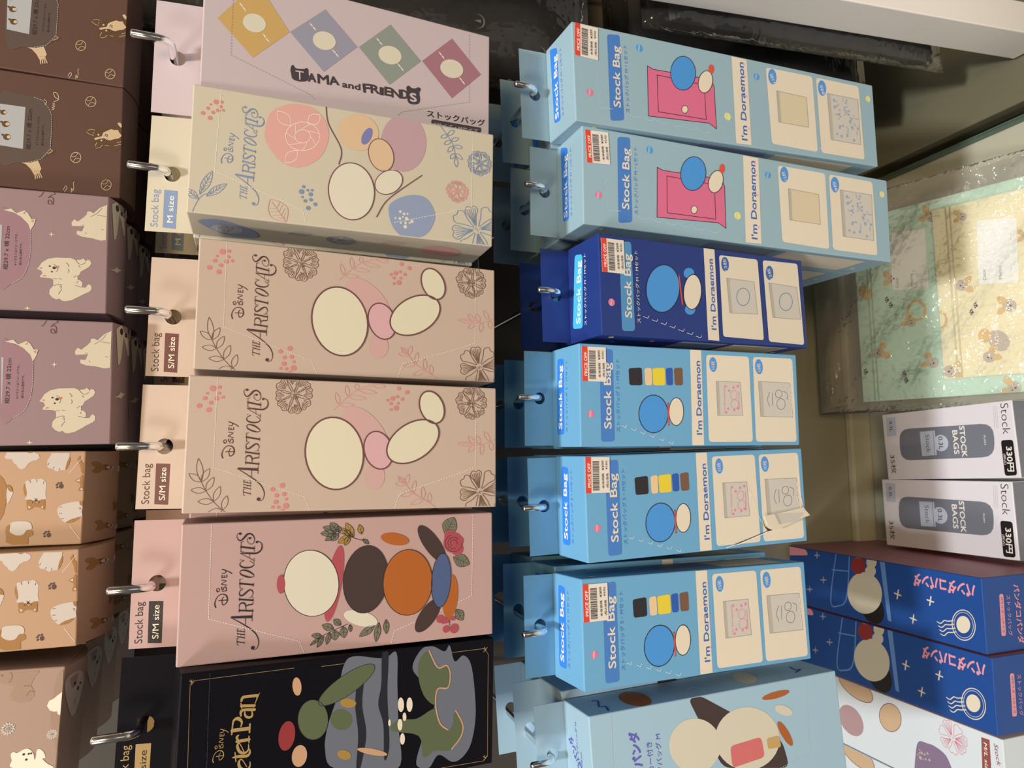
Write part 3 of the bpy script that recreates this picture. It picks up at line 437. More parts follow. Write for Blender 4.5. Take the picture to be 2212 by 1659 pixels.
  ('poly','charcoal',1,((-218,-564),(-196,-558),(-164,-562),(-152,-575),(-171,-594),(-164,-645),(-152,-664),(-165,-676),(-192,-677),(-209,-682),(-242,-670),(-257,-635),(-259,-597),(-248,-571)),(),1),
  ('btext','tamaface',2,((-247,-594),(-244,-649)),(60.6,),'T'),('text','charcoal',1,((-244,-678),(-240,-728)),(56.6,),'A',8,0),('text','charcoal',1,((-243,-743),(-237,-816)),(63.8,),'M',7,0),
  ('text','charcoal',1,((-236,-823),(-225,-886)),(57.6,),'A',8,0),('text','charcoal',1,((-234,-910),(-230,-1034)),(42.5,),'and',8,0),('text','charcoal',1,((-240,-1060),(-233,-1110)),(61.4,),'F',8,0),
  ('text','charcoal',1,((-233,-1113),(-227,-1172)),(59.7,),'R',8,0),('text','charcoal',1,((-232,-1177),(-231,-1202)),(53.8,),'I',8,0),('text','charcoal',1,((-228,-1212),(-226,-1259)),(61.2,),'E',8,0),
  ('text','charcoal',1,((-232,-1264),(-226,-1330)),(61.6,),'N',8,0),('text','charcoal',1,((-224,-1335),(-221,-1382)),(62.1,),'D',8,0),
  ('poly','charcoal',1,((-164,-1373),(-136,-1369),(-118,-1387),(-131,-1408),(-128,-1438),(-114,-1460),(-126,-1478),(-158,-1468),(-201,-1474),(-236,-1465),(-253,-1426),(-249,-1389),(-215,-1376)),(),1),
  ('text','tamaface',2,((-233,-1402),(-229,-1448)),(61.1,),'S',8,0),('text','ink',1,((-321,-1529),(-307,-1988)),(48.6,),'ストックバッグ',3,0),('rrect','charcoal',1,((-369,-1559),(-337,-1566),(-326,-1960),(-365,-1956)),(13.3,)),
  ('text','tamaface',2,((-381,-1586),(-369,-1933)),(25.2,),'Sサイズ・Mサイズ',1,0),],
 'STICKER': [
  ('ref','x',0,((91,-21),(352,-20),(356,-227),(96,-228)),()),('text','white2',2,((133,-64),(311,-63)),(24.3,),'PRICE OFF',3,0),('text','ink',1,((122,-178),(235,-176)),(18.4,),'本体価格',2,0),
  ('text','ink',1,((257,-177),(329,-173)),(17.3,),'¥300',3,0),('text','ink',1,((127,-214),(235,-213)),(18.5,),'(税込価格',1,0),('text','ink',1,((263,-207),(327,-206)),(15.5,),'¥330)',1,0),],
 'd1_top': [
  ('rrect','badgeblue',1,((-274,360),(369,389),(323,262),(-289,249)),(31.6,)),('text','white2',2,((-252,279),(269,272)),(59.1,),'Stock Bag',4,0),('text','badgeblue',1,((-275,191),(291,192)),(30.3,),'ストックバッグ M・Lセット',1,0),],
 'd1': [
  ('rrect','badgeblue2',1,((-356,-311),(353,-316),(367,-432),(-336,-438)),(26.3,)),('text','cream2',2,((-236,-410),(268,-423)),(63.6,),'Stock Bag',4,0),
  ('text','badgeblue2',1,((-268,-491),(292,-494)),(33.1,),'ストックバッグ M・Lセット',1,0),('line','pale',1,((93,-220),(2,-219),(-49,-197),(-94,-216),(-265,-216),(-257,-336)),(3.0,),0),
  ('line','pale',1,((-278,-487),(-299,-535),(-291,-585),(-270,-611)),(3.1,),0),('line','pale',1,((-285,-617),(-306,-666),(-298,-718),(-277,-744)),(3.1,),0),
  ('line','pale',1,((-292,-750),(-313,-800),(-306,-852),(-284,-879)),(3.2,),0),('line','pale',1,((-299,-885),(-320,-936),(-313,-989),(-291,-1016)),(3.2,),0),
  ('line','pale',1,((-306,-1022),(-327,-1074),(-320,-1128),(-298,-1156)),(3.3,),0),('line','pale',1,((-314,-1162),(-335,-1215),(-328,-1270),(-306,-1299)),(3.3,),0),('dots','pinkbell',1,((-151,-136),),(29.9,)),
  ('line','pale',2,((-123,-139),(-178,-133)),(4.2,),0),('line','pale',2,((-126,-130),(-178,-124)),(4.2,),0),('dots','bluebell',1,((291,-616),),(31.7,)),('line','pale',2,((320,-619),(262,-613)),(4.4,),0),
  ('line','pale',2,((316,-609),(263,-603)),(4.4,),0),('dots','yellowbell',1,((-158,-1480),),(34.3,)),('line','pale',2,((-128,-1484),(-188,-1476)),(4.8,),0),('line','pale',2,((-131,-1472),(-187,-1465)),(4.8,),0),
  ('poly','doorpink',1,((-267,-671),(154,-684),(135,-739),(142,-1320),(164,-1328),(86,-1353),(-283,-1353),(-244,-1278)),(),0),
  ('line','ink',2,((-267,-671),(154,-684),(135,-739),(142,-1320),(86,-1353),(-283,-1353),(-244,-1278),(-267,-671)),(5.3,),0),('line','ink',2,((-218,-770),(93,-775),(84,-1249),(-216,-1251),(-218,-770)),(5.3,),0),
  ('ell','cream2',2,((-160,-1035),(-156,-1066),(-193,-1033)),()),('ring','ink',3,((-160,-1035),(-156,-1066),(-193,-1033)),(4.4,)),('ell','doorblue',3,((151,-1037),(172,-1164),(4,-1028)),()),
  ('ring','ink',4,((151,-1037),(172,-1164),(4,-1028)),(5.5,)),('ell','cream2',4,((112,-1263),(113,-1335),(12,-1236)),()),('ring','ink',5,((112,-1263),(113,-1335),(12,-1236)),(5.6,)),
  ('ell','tomato',5,((236,-1332),(241,-1360),(195,-1330)),()),('poly','cream2',1,((389,-1560),(386,-1726),(-379,-1725),(-383,-1557)),(),0),('text','bannerblue',2,((-345,-1682),(352,-1687)),(62.0,),"I'm Doraemon",5,0),
  ('dots','bannerpink',3,((-234,-1703),),(10.4,)),('dots','bannerpink',3,((52,-1699),),(10.4,)),('dots','bannerpink',3,((232,-1695),),(10.4,)),('dots','bannerpink',3,((338,-1690),),(10.5,)),
  ('rrect','cream2',1,((-337,-1956),(354,-1938),(358,-2484),(-349,-2494)),(33.4,)),('ell','badgeblue3',2,((280,-2007),(292,-2054),(210,-2011)),()),('text','cream2',3,((232,-2037),(311,-2006)),(37.0,),'12枚',2,0),
  ('poly','gold2',2,((-129,-2049),(156,-2045),(148,-2395),(-130,-2399)),(),0),('poly','zipgrey',3,((-129,-2049),(156,-2045),(156,-2076),(-129,-2080)),(),0),
  ('line','zipdark',4,((-129,-2049),(156,-2045),(148,-2395),(-130,-2399),(-129,-2049)),(3.1,),0),('rrect','cream2',1,((-348,-2538),(356,-2529),(358,-3065),(-351,-3082)),(35.2,)),
  ('ell','badgeblue3',2,((267,-2596),(279,-2646),(194,-2600)),()),('text','cream2',3,((213,-2625),(303,-2598)),(39.0,),'8枚',2,0),('poly','grey2',2,((-211,-2665),(226,-2656),(227,-3044),(-212,-3042)),(),0),
  ('poly','zipgrey',3,((-211,-2665),(226,-2656),(226,-2694),(-211,-2702)),(),0),('line','zipdark',4,((-211,-2665),(226,-2656),(227,-3044),(-212,-3042),(-211,-2665)),(3.2,),0),
  ('line','haze',3,((-63,-2873),(-86,-2900)),(6.6,),0),('dots','haze',3,((-147,-2875),),(14.0,)),('dots','haze',3,((122,-2756),),(7.0,)),('line','haze',3,((209,-2848),(176,-2854)),(6.6,),0),
  ('dots','haze',3,((95,-2915),),(12.3,)),('dots','haze',3,((195,-2897),),(11.3,)),('line','haze',3,((51,-2784),(30,-2811)),(6.6,),0),('dots','haze',3,((31,-2929),),(8.0,)),('dots','haze',3,((-103,-2885),),(9.2,)),
  ('line','haze',3,((60,-2808),(43,-2764)),(6.6,),0),('dots','haze',3,((-61,-3016),),(14.3,)),('dots','haze',3,((55,-2976),),(7.5,)),('line','haze',3,((-2,-2908),(-29,-2927)),(6.6,),0),
  ('dots','haze',3,((44,-2787),),(10.4,)),('dots','haze',3,((89,-2800),),(10.4,)),('line','haze',3,((-16,-2966),(-38,-2995)),(6.7,),0),('dots','haze',3,((25,-2803),),(8.3,)),('dots','haze',3,((2,-2781),),(7.3,)),
  ('line','haze',3,((78,-2878),(45,-2852)),(6.6,),0),('dots','haze',3,((-68,-2946),),(12.4,)),('dots','haze',3,((-59,-2833),),(9.4,)),('line','haze',3,((92,-2888),(60,-2896)),(6.6,),0),
  ('dots','haze',3,((108,-2737),),(14.5,)),('dots','haze',3,((-68,-2790),),(11.9,)),('line','haze',3,((35,-2945),(-1,-2932)),(6.7,),0),('dots','haze',3,((176,-2738),),(8.2,)),('dots','haze',3,((165,-2764),),(7.6,)),
  ('line','haze',3,((139,-2908),(122,-2863)),(6.7,),0),('dots','haze',3,((-9,-2926),),(12.5,)),('dots','haze',3,((-161,-2801),),(13.5,)),('line','haze',3,((28,-2959),(2,-2919)),(6.7,),0),
  ('dots','haze',3,((-56,-2945),),(14.3,)),('dots','haze',3,((60,-2911),),(11.2,)),('line','haze',3,((145,-2792),(112,-2763)),(6.6,),0),('dots','haze',3,((-179,-2958),),(13.7,)),('dots','haze',3,((169,-2883),),(10.7,)),
  ('line','haze',3,((-89,-3000),(-123,-3002)),(6.7,),0),('dots','haze',3,((118,-2856),),(8.1,)),('dots','haze',3,((-147,-2745),),(11.8,)),('line','haze',3,((40,-2740),(42,-2785)),(6.5,),0),
  ('dots','haze',3,((-84,-2784),),(11.9,)),('dots','haze',3,((96,-2863),),(12.0,)),('line','haze',3,((33,-2987),(32,-3032)),(6.7,),0),('dots','haze',3,((171,-2735),),(14.4,)),('dots','haze',3,((-126,-2884),),(8.0,)),
  ('line','haze',3,((-58,-2820),(-79,-2778)),(6.6,),0),('dots','yellowbell',1,((252,-3178),),(30.7,)),('line','pale',2,((278,-3182),(226,-3174)),(4.3,),0),('line','pale',2,((275,-3172),(227,-3164)),(4.3,),0),
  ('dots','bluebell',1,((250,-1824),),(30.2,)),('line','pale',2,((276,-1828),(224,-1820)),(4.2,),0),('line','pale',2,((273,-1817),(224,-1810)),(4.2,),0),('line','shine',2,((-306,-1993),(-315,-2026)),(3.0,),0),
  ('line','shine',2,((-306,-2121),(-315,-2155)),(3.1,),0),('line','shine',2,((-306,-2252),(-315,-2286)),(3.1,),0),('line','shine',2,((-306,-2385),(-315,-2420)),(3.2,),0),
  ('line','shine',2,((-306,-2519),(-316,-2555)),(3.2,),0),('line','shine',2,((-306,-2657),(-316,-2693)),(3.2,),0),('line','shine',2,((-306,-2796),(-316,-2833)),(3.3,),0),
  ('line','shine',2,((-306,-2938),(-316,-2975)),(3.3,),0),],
 'd1_sticker': [
  ('quad','paper',0,((128,-13),(387,-25),(387,-232),(129,-225)),()),],
 'd2_sticker': [
  ('quad','paper',0,((99,-37),(366,-23),(374,-231),(112,-247)),()),],
 'd3_top': [
  ('rrect','cyanbadge',1,((-275,417),(314,350),(291,234),(-293,268)),(32.6,)),('text','white2',2,((-249,300),(245,259)),(59.5,),'Stock Bag',4,0),('text','white2',1,((-278,208),(283,186)),(29.4,),'ストックバッグ M・Mセット',1,0),],
 'd3': [
  ('rrect','tealbadge',1,((-353,-179),(345,-188),(355,-299),(-347,-300)),(30.3,)),('text','cream2',2,((-246,-275),(253,-285)),(61.5,),'Stock Bag',4,0),
  ('text','cream2',1,((-281,-354),(289,-354)),(31.0,),'ストックバッグ M・Mセット',1,0),('dots','pinkbell',1,((-138,-96),),(29.0,)),('line','pale',2,((-113,-99),(-164,-94)),(4.1,),0),('line','pale',2,((-115,-90),(-163,-84)),(4.1,),0),
  ('ell','doorblue',2,((10,-584),(12,-745),(-183,-553)),()),('ring','ink',3,((10,-584),(12,-745),(-183,-553)),(6.2,)),('ell','cream2',3,((6,-875),(10,-965),(-139,-856)),()),
  ('ring','ink',4,((6,-875),(10,-965),(-139,-856)),(6.4,)),('ell','doorblue',2,((158,-849),(163,-903),(114,-846)),()),('ell','doorblue',2,((-140,-842),(-136,-895),(-183,-839)),()),
  ('line','tomato',4,((129,-747),(-107,-767)),(12.7,),1),('poly','cream2',1,((383,-1015),(385,-1129),(-380,-1126),(-378,-1011)),(),0),('text','bannerblue',2,((-291,-1102),(299,-1103)),(50.2,),"I'm Doraemon",5,0),
  ('dots','bannerpink',3,((-174,-1114),),(7.7,)),('dots','bannerpink',3,((20,-1100),),(7.7,)),('dots','bannerpink',3,((142,-1100),),(7.7,)),('dots','bannerpink',3,((280,-1097),),(7.8,)),
  ('rrect','cream2',1,((-342,-1170),(342,-1175),(347,-1598),(-349,-1613)),(26.4,)),('ell','bannerblue',2,((270,-1234),(276,-1275),(208,-1235)),()),('text','cream2',3,((213,-1255),(317,-1243)),(33.8,),'13枚',2,0),
  ('poly','grey2',2,((-140,-1254),(152,-1241),(148,-1540),(-130,-1559)),(),0),('poly','zipgrey',3,((-140,-1254),(152,-1241),(152,-1270),(-139,-1284)),(),0),
  ('line','zipdark',4,((-140,-1254),(152,-1241),(148,-1540),(-130,-1559),(-140,-1254)),(2.8,),0),('ring','haze2',3,((8,-1410),(14,-1481),(-67,-1404)),(6.8,)),
  ('rrect','cream2',1,((-358,-1670),(348,-1656),(357,-2065),(-366,-2081)),(27.8,)),('ell','bannerblue',2,((243,-1727),(250,-1771),(180,-1727)),()),('text','cream2',3,((191,-1755),(285,-1731)),(35.6,),'12枚',2,0),
  ('poly','grey2',2,((-147,-1731),(154,-1709),(142,-2034),(-142,-2058)),(),0),('poly','zipgrey',3,((-147,-1731),(154,-1709),(153,-1741),(-146,-1763)),(),0),
  ('line','zipdark',4,((-147,-1731),(154,-1709),(142,-2034),(-142,-2058),(-147,-1731)),(2.9,),0),('ring','haze2',3,((3,-1895),(9,-1972),(-75,-1888)),(7.2,)),
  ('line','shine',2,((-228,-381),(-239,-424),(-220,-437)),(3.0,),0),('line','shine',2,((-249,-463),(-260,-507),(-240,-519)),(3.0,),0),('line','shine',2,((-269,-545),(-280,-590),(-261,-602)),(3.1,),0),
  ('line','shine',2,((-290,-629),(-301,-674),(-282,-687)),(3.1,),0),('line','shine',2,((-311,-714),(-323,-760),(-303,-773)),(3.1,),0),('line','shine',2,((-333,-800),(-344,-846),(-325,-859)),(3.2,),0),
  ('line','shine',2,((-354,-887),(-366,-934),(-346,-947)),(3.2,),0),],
 'd3_sticker': [
  ('quad','paper',0,((91,-21),(352,-20),(356,-227),(96,-228)),()),],
 'd4_top': [
  ('rrect','badgeblue',1,((-291,386),(310,369),(302,257),(-293,262)),(32.3,)),('text','white2',2,((-249,300),(252,285)),(56.3,),'Stock Bag',4,0),('text','badgeblue',1,((-274,205),(283,198)),(32.6,),'ストックバッグ S・Mセット',1,0),],
 'd4': [
  ('rrect','badgeblue2',1,((-352,-175),(348,-175),(356,-289),(-350,-292)),(26.7,)),('text','cream2',2,((-252,-265),(251,-269)),(61.3,),'Stock Bag',4,0),
  ('text','badgeblue2',1,((-278,-341),(281,-343)),(32.1,),'ストックバッグ S・Mセット',1,0),('dots','pinkbell',1,((-143,-90),),(29.0,)),('line','pale',2,((-117,-92),(-169,-88)),(4.1,),0),
  ('line','pale',2,((-118,-83),(-167,-79)),(4.1,),0),('ell','doorblue',2,((-137,-646),(-136,-780),(-284,-642)),()),('ring','ink',3,((-137,-646),(-136,-780),(-284,-642)),(6.4,)),
  ('ell','cream2',3,((-117,-859),(-116,-928),(-227,-855)),()),('ring','ink',4,((-117,-859),(-116,-928),(-227,-855)),(5.2,)),('line','tomato',4,((-53,-782),(-225,-784)),(11.7,),1),
  ('rrect','ink',2,((82,-433),(214,-428),(223,-548),(85,-550)),(20.1,)),('rrect','tanskin',2,((85,-576),(219,-572),(226,-639),(87,-640)),(20.4,)),('rrect','sunny',2,((87,-649),(221,-644),(230,-763),(90,-764)),(20.6,)),
  ('rrect','royal',2,((91,-775),(226,-771),(233,-834),(92,-835)),(20.9,)),('rrect','nutbrown',2,((92,-853),(229,-848),(236,-929),(94,-930)),(21.0,)),
  ('poly','cream2',1,((386,-1009),(386,-1119),(-387,-1120),(-386,-1005)),(),0),('text','bannerblue',2,((-299,-1102),(295,-1103)),(50.8,),"I'm Doraemon",5,0),('dots','bannerpink',3,((-195,-1112),),(8.0,)),
  ('dots','bannerpink',3,((-22,-1104),),(8.1,)),('dots','bannerpink',3,((125,-1103),),(8.1,)),('dots','bannerpink',3,((284,-1100),),(8.1,)),('rrect','cream2',1,((-359,-1168),(351,-1165),(353,-1604),(-359,-1616)),(32.2,)),
  ('ell','badgeblue3',2,((272,-1233),(276,-1271),(211,-1236)),()),('text','cream2',3,((233,-1248),(301,-1245)),(35.7,),'15枚',2,0),('poly','grey2',2,((-143,-1262),(136,-1258),(134,-1504),(-141,-1516)),(),0),
  ('poly','zipgrey',3,((-143,-1262),(136,-1258),(136,-1285),(-143,-1290)),(),0),('line','zipdark',4,((-143,-1262),(136,-1258),(134,-1504),(-141,-1516),(-143,-1262)),(2.7,),0),
  ('rrect','cream2',1,((-359,-1648),(352,-1645),(355,-2076),(-362,-2088)),(33.8,)),('ell','badgeblue3',2,((271,-1707),(274,-1748),(207,-1710)),()),('text','cream2',3,((230,-1723),(300,-1720)),(37.3,),'10枚',2,0),
  ('poly','grey2',2,((-148,-1705),(146,-1695),(142,-2039),(-152,-2052)),(),0),('poly','zipgrey',3,((-148,-1705),(146,-1695),(145,-1732),(-149,-1743)),(),0),
  ('line','zipdark',4,((-148,-1705),(146,-1695),(142,-2039),(-152,-2052),(-148,-1705)),(2.8,),0),('text','pinkprint',3,((-118,-1341),(105,-1344)),(16.5,),"I'm Doraemon",1,0),
  ('dots','pinkprint',3,((62,-1385),(97,-1353),(89,-1432),(100,-1476),(-87,-1371),(-98,-1432),(-85,-1471),(-118,-1350)),(11.1,9.7,11.1,12.6,11.0,11.1,11.1,11.0)),
  ('ring','pinkprint',3,((-49,-1439),(-48,-1479),(-86,-1437)),(4.2,)),('ring','pinkprint',3,((26,-1433),(27,-1467),(-11,-1431)),(4.2,)),('line','pinkprint',3,((52,-1485),(-85,-1484)),(5.6,),1),
  ('ring','inkprint',3,((-41,-1930),(-40,-1976),(-87,-1928)),(3.6,)),('ring','inkprint',3,((46,-1910),(47,-1946),(13,-1908)),(3.6,)),('line','inkprint',3,((59,-1812),(-5,-1785),(-62,-1806)),(3.6,),1),
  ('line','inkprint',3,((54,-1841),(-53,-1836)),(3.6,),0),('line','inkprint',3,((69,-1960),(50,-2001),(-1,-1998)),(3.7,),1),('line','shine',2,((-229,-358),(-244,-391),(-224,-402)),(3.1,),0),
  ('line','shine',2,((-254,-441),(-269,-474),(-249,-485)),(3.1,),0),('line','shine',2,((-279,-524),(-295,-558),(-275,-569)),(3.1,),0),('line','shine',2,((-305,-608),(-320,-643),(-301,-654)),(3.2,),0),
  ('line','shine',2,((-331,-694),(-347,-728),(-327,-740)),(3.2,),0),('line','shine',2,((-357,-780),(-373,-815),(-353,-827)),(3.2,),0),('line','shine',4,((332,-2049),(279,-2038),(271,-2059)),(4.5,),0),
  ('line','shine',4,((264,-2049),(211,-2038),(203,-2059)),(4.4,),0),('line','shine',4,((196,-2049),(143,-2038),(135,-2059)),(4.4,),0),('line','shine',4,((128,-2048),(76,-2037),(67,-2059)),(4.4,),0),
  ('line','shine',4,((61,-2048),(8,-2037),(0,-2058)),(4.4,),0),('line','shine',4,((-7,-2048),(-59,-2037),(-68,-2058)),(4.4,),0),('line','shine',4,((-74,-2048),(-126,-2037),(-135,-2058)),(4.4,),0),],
 'd4_sticker': [
  ('quad','paper',0,((103,-20),(365,-20),(367,-215),(105,-216)),()),],
 'd5_sticker': [
  ('quad','paper',0,((118,0),(381,-7),(371,-203),(107,-198)),()),],
 'd6_sticker': [
  ('quad','paper',0,((87,-9),(354,-9),(351,-205),(82,-200)),()),],
 'd5_torn': [
  ('poly','tear',5,((-378,-1261),(-354,-1391),(-328,-1499),(-282,-1678),(-273,-1750),(-259,-1708),(-235,-1667),(-157,-1645),(-234,-1660),(-274,-1693),(-321,-1500),(-348,-1381)),(),0),
  ('line','white2',5,((-380,-1261),(-367,-1319),(-360,-1394),(-335,-1492),(-313,-1591),(-283,-1699)),(5.3,),0),
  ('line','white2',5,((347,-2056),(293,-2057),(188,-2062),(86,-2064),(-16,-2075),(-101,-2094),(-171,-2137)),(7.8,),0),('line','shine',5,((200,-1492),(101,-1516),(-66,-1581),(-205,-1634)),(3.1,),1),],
 'FLAP': [
  ('pts','cream2',0,((-151,-1645),(-224,-1668),(-259,-1711),(-266,-1765),(-246,-1838),(-225,-1935),(-196,-2034),(-175,-2144),(-106,-2086),(-129,-1899),(-145,-1717)),()),],
 'd7_top': [
  ('text','violet',1,((-20,184),(168,347)),(77.7,),'コパンダ',6,0),('text','violet',1,((-23,225),(283,234)),(32.1,),'ストックバッグ M',1,0),('text','violet',1,((-88,169),(93,169)),(28.1,),'W18×H21cm',1,0),],
 'd7': [
  ('dash','perf4',3,((389,-180),(11,-164)),(3.5,9.1,9.1)),('dash','perf4',3,((-251,-1610),(-198,-1906),(377,-1953)),(3.9,10.6,10.9)),('text','violet',1,((-95,-408),(232,-382)),(74.3,),'コパンダ',9,0),
  ('text','violet',1,((-249,-493),(138,-490)),(44.2,),'ストッカー付き',2,0),('text','violet',1,((-262,-560),(179,-567)),(42.1,),'ストックバッグ M',2,0),
  ('rrect','darkbrown',1,((-156,-1087),(385,-838),(392,-943),(-49,-1653),(-267,-1698)),(74.1,)),('ell','oatmeal',2,((47,-862),(8,-1086),(-142,-840)),()),('ell','oatmeal',2,((16,-1337),(-34,-1633),(-211,-1308)),()),
  ('rrect','coral',3,((-171,-1170),(-12,-1168),(7,-1460),(-145,-1476)),(37.3,)),('rrect','ochre',3,((-94,-1513),(-13,-1509),(-10,-1629),(-99,-1639)),(20.6,)),('ell','orange',3,((292,-1641),(300,-1774),(266,-1646)),()),
  ('ell','oatmeal',3,((166,-1699),(129,-1779),(136,-1679)),()),('ell','orange',3,((-8,-1689),(-108,-1743),(-17,-1655)),()),],
 'd7_side': [
  ('line','navyink',1,((316,-181),(294,-217),(169,-169),(145,-208),(53,-187)),(17.2,),1),('ell','orange',1,((197,-487),(67,-559),(55,-398)),()),('line','pale',1,((173,-945),(218,-1031),(145,-1069)),(13.3,),1),
  ('ell','oatmeal',1,((219,-1523),(118,-1565),(100,-1424)),()),('line','navyink',1,((286,-2036),(183,-2012),(182,-2059),(128,-1965)),(17.5,),1),],
 'brown': [
  
  ('poly','corgi',1,((55,-1765),(73,-1793),(71,-1836),(84,-1864),(99,-1923),(129,-1968),(138,-1988),(116,-1996),(33,-2003),(-22,-2005),(-40,-1992),(-67,-1960),(-62,-1930),(-47,-1890),(-53,-1877),(-77,-1839),(-61,-1825),(-12,-1833),(9,-1829),(29,-1789)),(),1),
  ('poly','butter',2,((7,-1828),(27,-1874),(54,-1882),(71,-1905),(87,-1930),(83,-1950),(88,-1972),(72,-1978),(50,-1997),(28,-1979),(17,-1947),(5,-1927),(8,-1907),(15,-1891),(8,-1861),(-5,-1837)),(),0),
  ('poly','butter',2,((133,-1968),(142,-1981),(131,-1992),(111,-1993),(109,-1986)),(),1),('line','butter',2,((57,-1789),(66,-1810),(64,-1831)),(2.8,),1),('line','butter',2,((44,-1780),(30,-1802),(25,-1825)),(2.8,),1),
  ('line','butter',2,((-21,-1846),(-49,-1836)),(2.9,),1),('line','butter',2,((-63,-1840),(-56,-1864),(-35,-1880)),(2.8,),1),('line','butter',2,((-6,-1968),(7,-1995)),(2.9,),1),
  ('line','butter',2,((-31,-1952),(-15,-1988),(-17,-2000)),(2.9,),1),('line','butter',2,((38,-1821),(50,-1827)),(2.8,),1),('line','butter',2,((-35,-1896),(-34,-1919)),(2.9,),1),
  ('dots','nearblack',2,((52,-1869),(-2,-1898)),(7.2,7.2)),('dots','butter',3,((35,-1854),(-3,-1873),(51,-1870),(-3,-1899)),(6.4,6.4,2.5,2.5)),
  ('line','nearblack',3,((31,-1892),(46,-1899),(42,-1908),(31,-1903),(25,-1910)),(3.2,),1),('poly','corgi',1,((-154,-1543),(-106,-1568),(-110,-1606),(-141,-1584)),(),0),
  ('line','butter',2,((-142,-1559),(-119,-1586),(-109,-1572)),(3.8,),1),('poly','butter',1,((-218,-1400),(-218,-1457),(-198,-1507),(-250,-1527),(-273,-1518),(-283,-1508),(-300,-1489),(-259,-1466),(-231,-1438)),(),0),
  ('line','butter',1,((-270,-1491),(-324,-1495)),(6.8,),1),('line','butter',1,((-269,-1498),(-319,-1507)),(6.8,),1),('line','butter',1,((-267,-1505),(-314,-1520)),(6.8,),1),
  ('line','butter',1,((-266,-1512),(-310,-1532)),(6.8,),1),('ring','butter',1,((-145,-1724),(-139,-1754),(-181,-1726)),(3.9,)),('line','butter',1,((-140,-1696),(-138,-1721),(-111,-1735)),(3.1,),1),
  ('line','butter',1,((-178,-1709),(-150,-1726),(-154,-1750)),(3.1,),1),('ring','butter',1,((-315,-1911),(-309,-1941),(-351,-1913)),(3.9,)),('line','butter',1,((-309,-1883),(-308,-1908),(-282,-1922)),(3.1,),1),
  ('line','butter',1,((-347,-1896),(-320,-1913),(-324,-1937)),(3.1,),1),('line','butter',1,((-380,-1658),(-352,-1671),(-367,-1679),(-396,-1663),(-398,-1673)),(3.8,),1),
  ('line','butter',1,((-400,-1705),(-362,-1706),(-382,-1714),(-351,-1718),(-326,-1715),(-316,-1722)),(3.8,),1),('ring','butter',1,((264,-1801),(269,-1832),(228,-1803)),(3.8,)),
  ('line','butter',1,((271,-1774),(271,-1798),(297,-1813)),(3.1,),1),('line','butter',1,((233,-1786),(259,-1803),(254,-1828)),(3.1,),1),
  ('poly','flapbrown',1,((218,-1276),(247,-1374),(239,-1467),(223,-1522),(172,-1558),(125,-1576),(-105,-1574),(-186,-1522),(-216,-1450),(-224,-1391),(-225,-1293)),(),1),
  ('rrect','labelgrey',2,((-122,-1289),(162,-1279),(161,-1422),(-129,-1418)),(2.2,)),('dash','perf4',2,((239,-1467),(223,-1522),(172,-1558),(125,-1576),(-105,-1574),(-186,-1522),(-216,-1450)),(2.2,10.4,6.7)),
  ('text','ink',2,((-126,-1459),(152,-1460)),(26.4,),'縦29.7 x 横 22cm',2,0),('text','ink',2,((-91,-1502),(114,-1507)),(13.3,),'※イラストはイメージです。',1,0),('text','ink',2,((-91,-1533),(57,-1533)),(13.3,),'袋の色は透明です。',1,0),
  ('line','butter',2,((247,-1613),(260,-1589),(291,-1581),(287,-1602),(247,-1610),(226,-1583)),(4.5,),1),('line','butter',2,((216,-1577),(210,-1590),(200,-1577),(194,-1591),(183,-1574),(177,-1588),(166,-1571)),(3.7,),1),
  ('line','butter',2,((233,-1528),(219,-1542),(196,-1533)),(3.7,),1),('ell','corgi',3,((27,-1316),(30,-1337),(6,-1317)),()),('ell','butter',4,((28,-1326),(30,-1338),(17,-1326)),()),
  ('leaf','corgi',3,((33,-1303),(42,-1283)),(7.2,0.7),'corgi',0),('ell','corgi',3,((-60,-1326),(-57,-1347),(-81,-1327)),()),('ell','butter',4,((-59,-1336),(-57,-1347),(-70,-1336)),()),
  ('leaf','corgi',3,((-54,-1313),(-45,-1293)),(7.2,0.7),'corgi',0),('ell','corgi',3,((105,-1300),(108,-1317),(88,-1301)),()),('ell','butter',4,((106,-1310),(108,-1319),(97,-1310)),()),
  ('leaf','corgi',3,((111,-1287),(119,-1267)),(7.2,0.7),'corgi',0),],
 'mauvedog': [
  
  ('poly','butter2',1,((-122,-1599),(-107,-1610),(-79,-1624),(-53,-1657),(-41,-1702),(-38,-1787),(-50,-1813),(-46,-1844),(-35,-1857),(-48,-1870),(-59,-1871),(-43,-1880),(-46,-1896),(-64,-1905),(-85,-1897),(-106,-1872),(-125,-1846),(-146,-1838),(-156,-1827),(-183,-1829),(-182,-1842),(-198,-1857),(-222,-1856),(-229,-1849),(-231,-1875),(-212,-1886),(-206,-1896),(-219,-1909),(-239,-1910),(-256,-1898),(-275,-1864),(-296,-1833),(-318,-1797),(-326,-1766),(-324,-1743),(-310,-1729),(-317,-1712),(-305,-1689),(-283,-1671),(-252,-1674),(-227,-1693),(-184,-1690),(-179,-1669),(-176,-1619),(-167,-1617),(-150,-1631),(-132,-1623)),(),0),
  ('poly','earpink',2,((-119,-1609),(-109,-1623),(-121,-1628)),(),0),('poly','earpink',2,((-170,-1630),(-160,-1638),(-160,-1646),(-168,-1654)),(),0),('dots','earpink',2,((-102,-1715),),(8.3,)),
  ('dots','nearblack',3,((-100,-1669),(-136,-1682),(-110,-1694)),(5.5,5.2,9.2)),('line','furline',3,((-87,-1690),(-94,-1702),(-104,-1706)),(2.4,),1),('line','furline',3,((-105,-1702),(-115,-1714),(-134,-1707)),(2.4,),1),
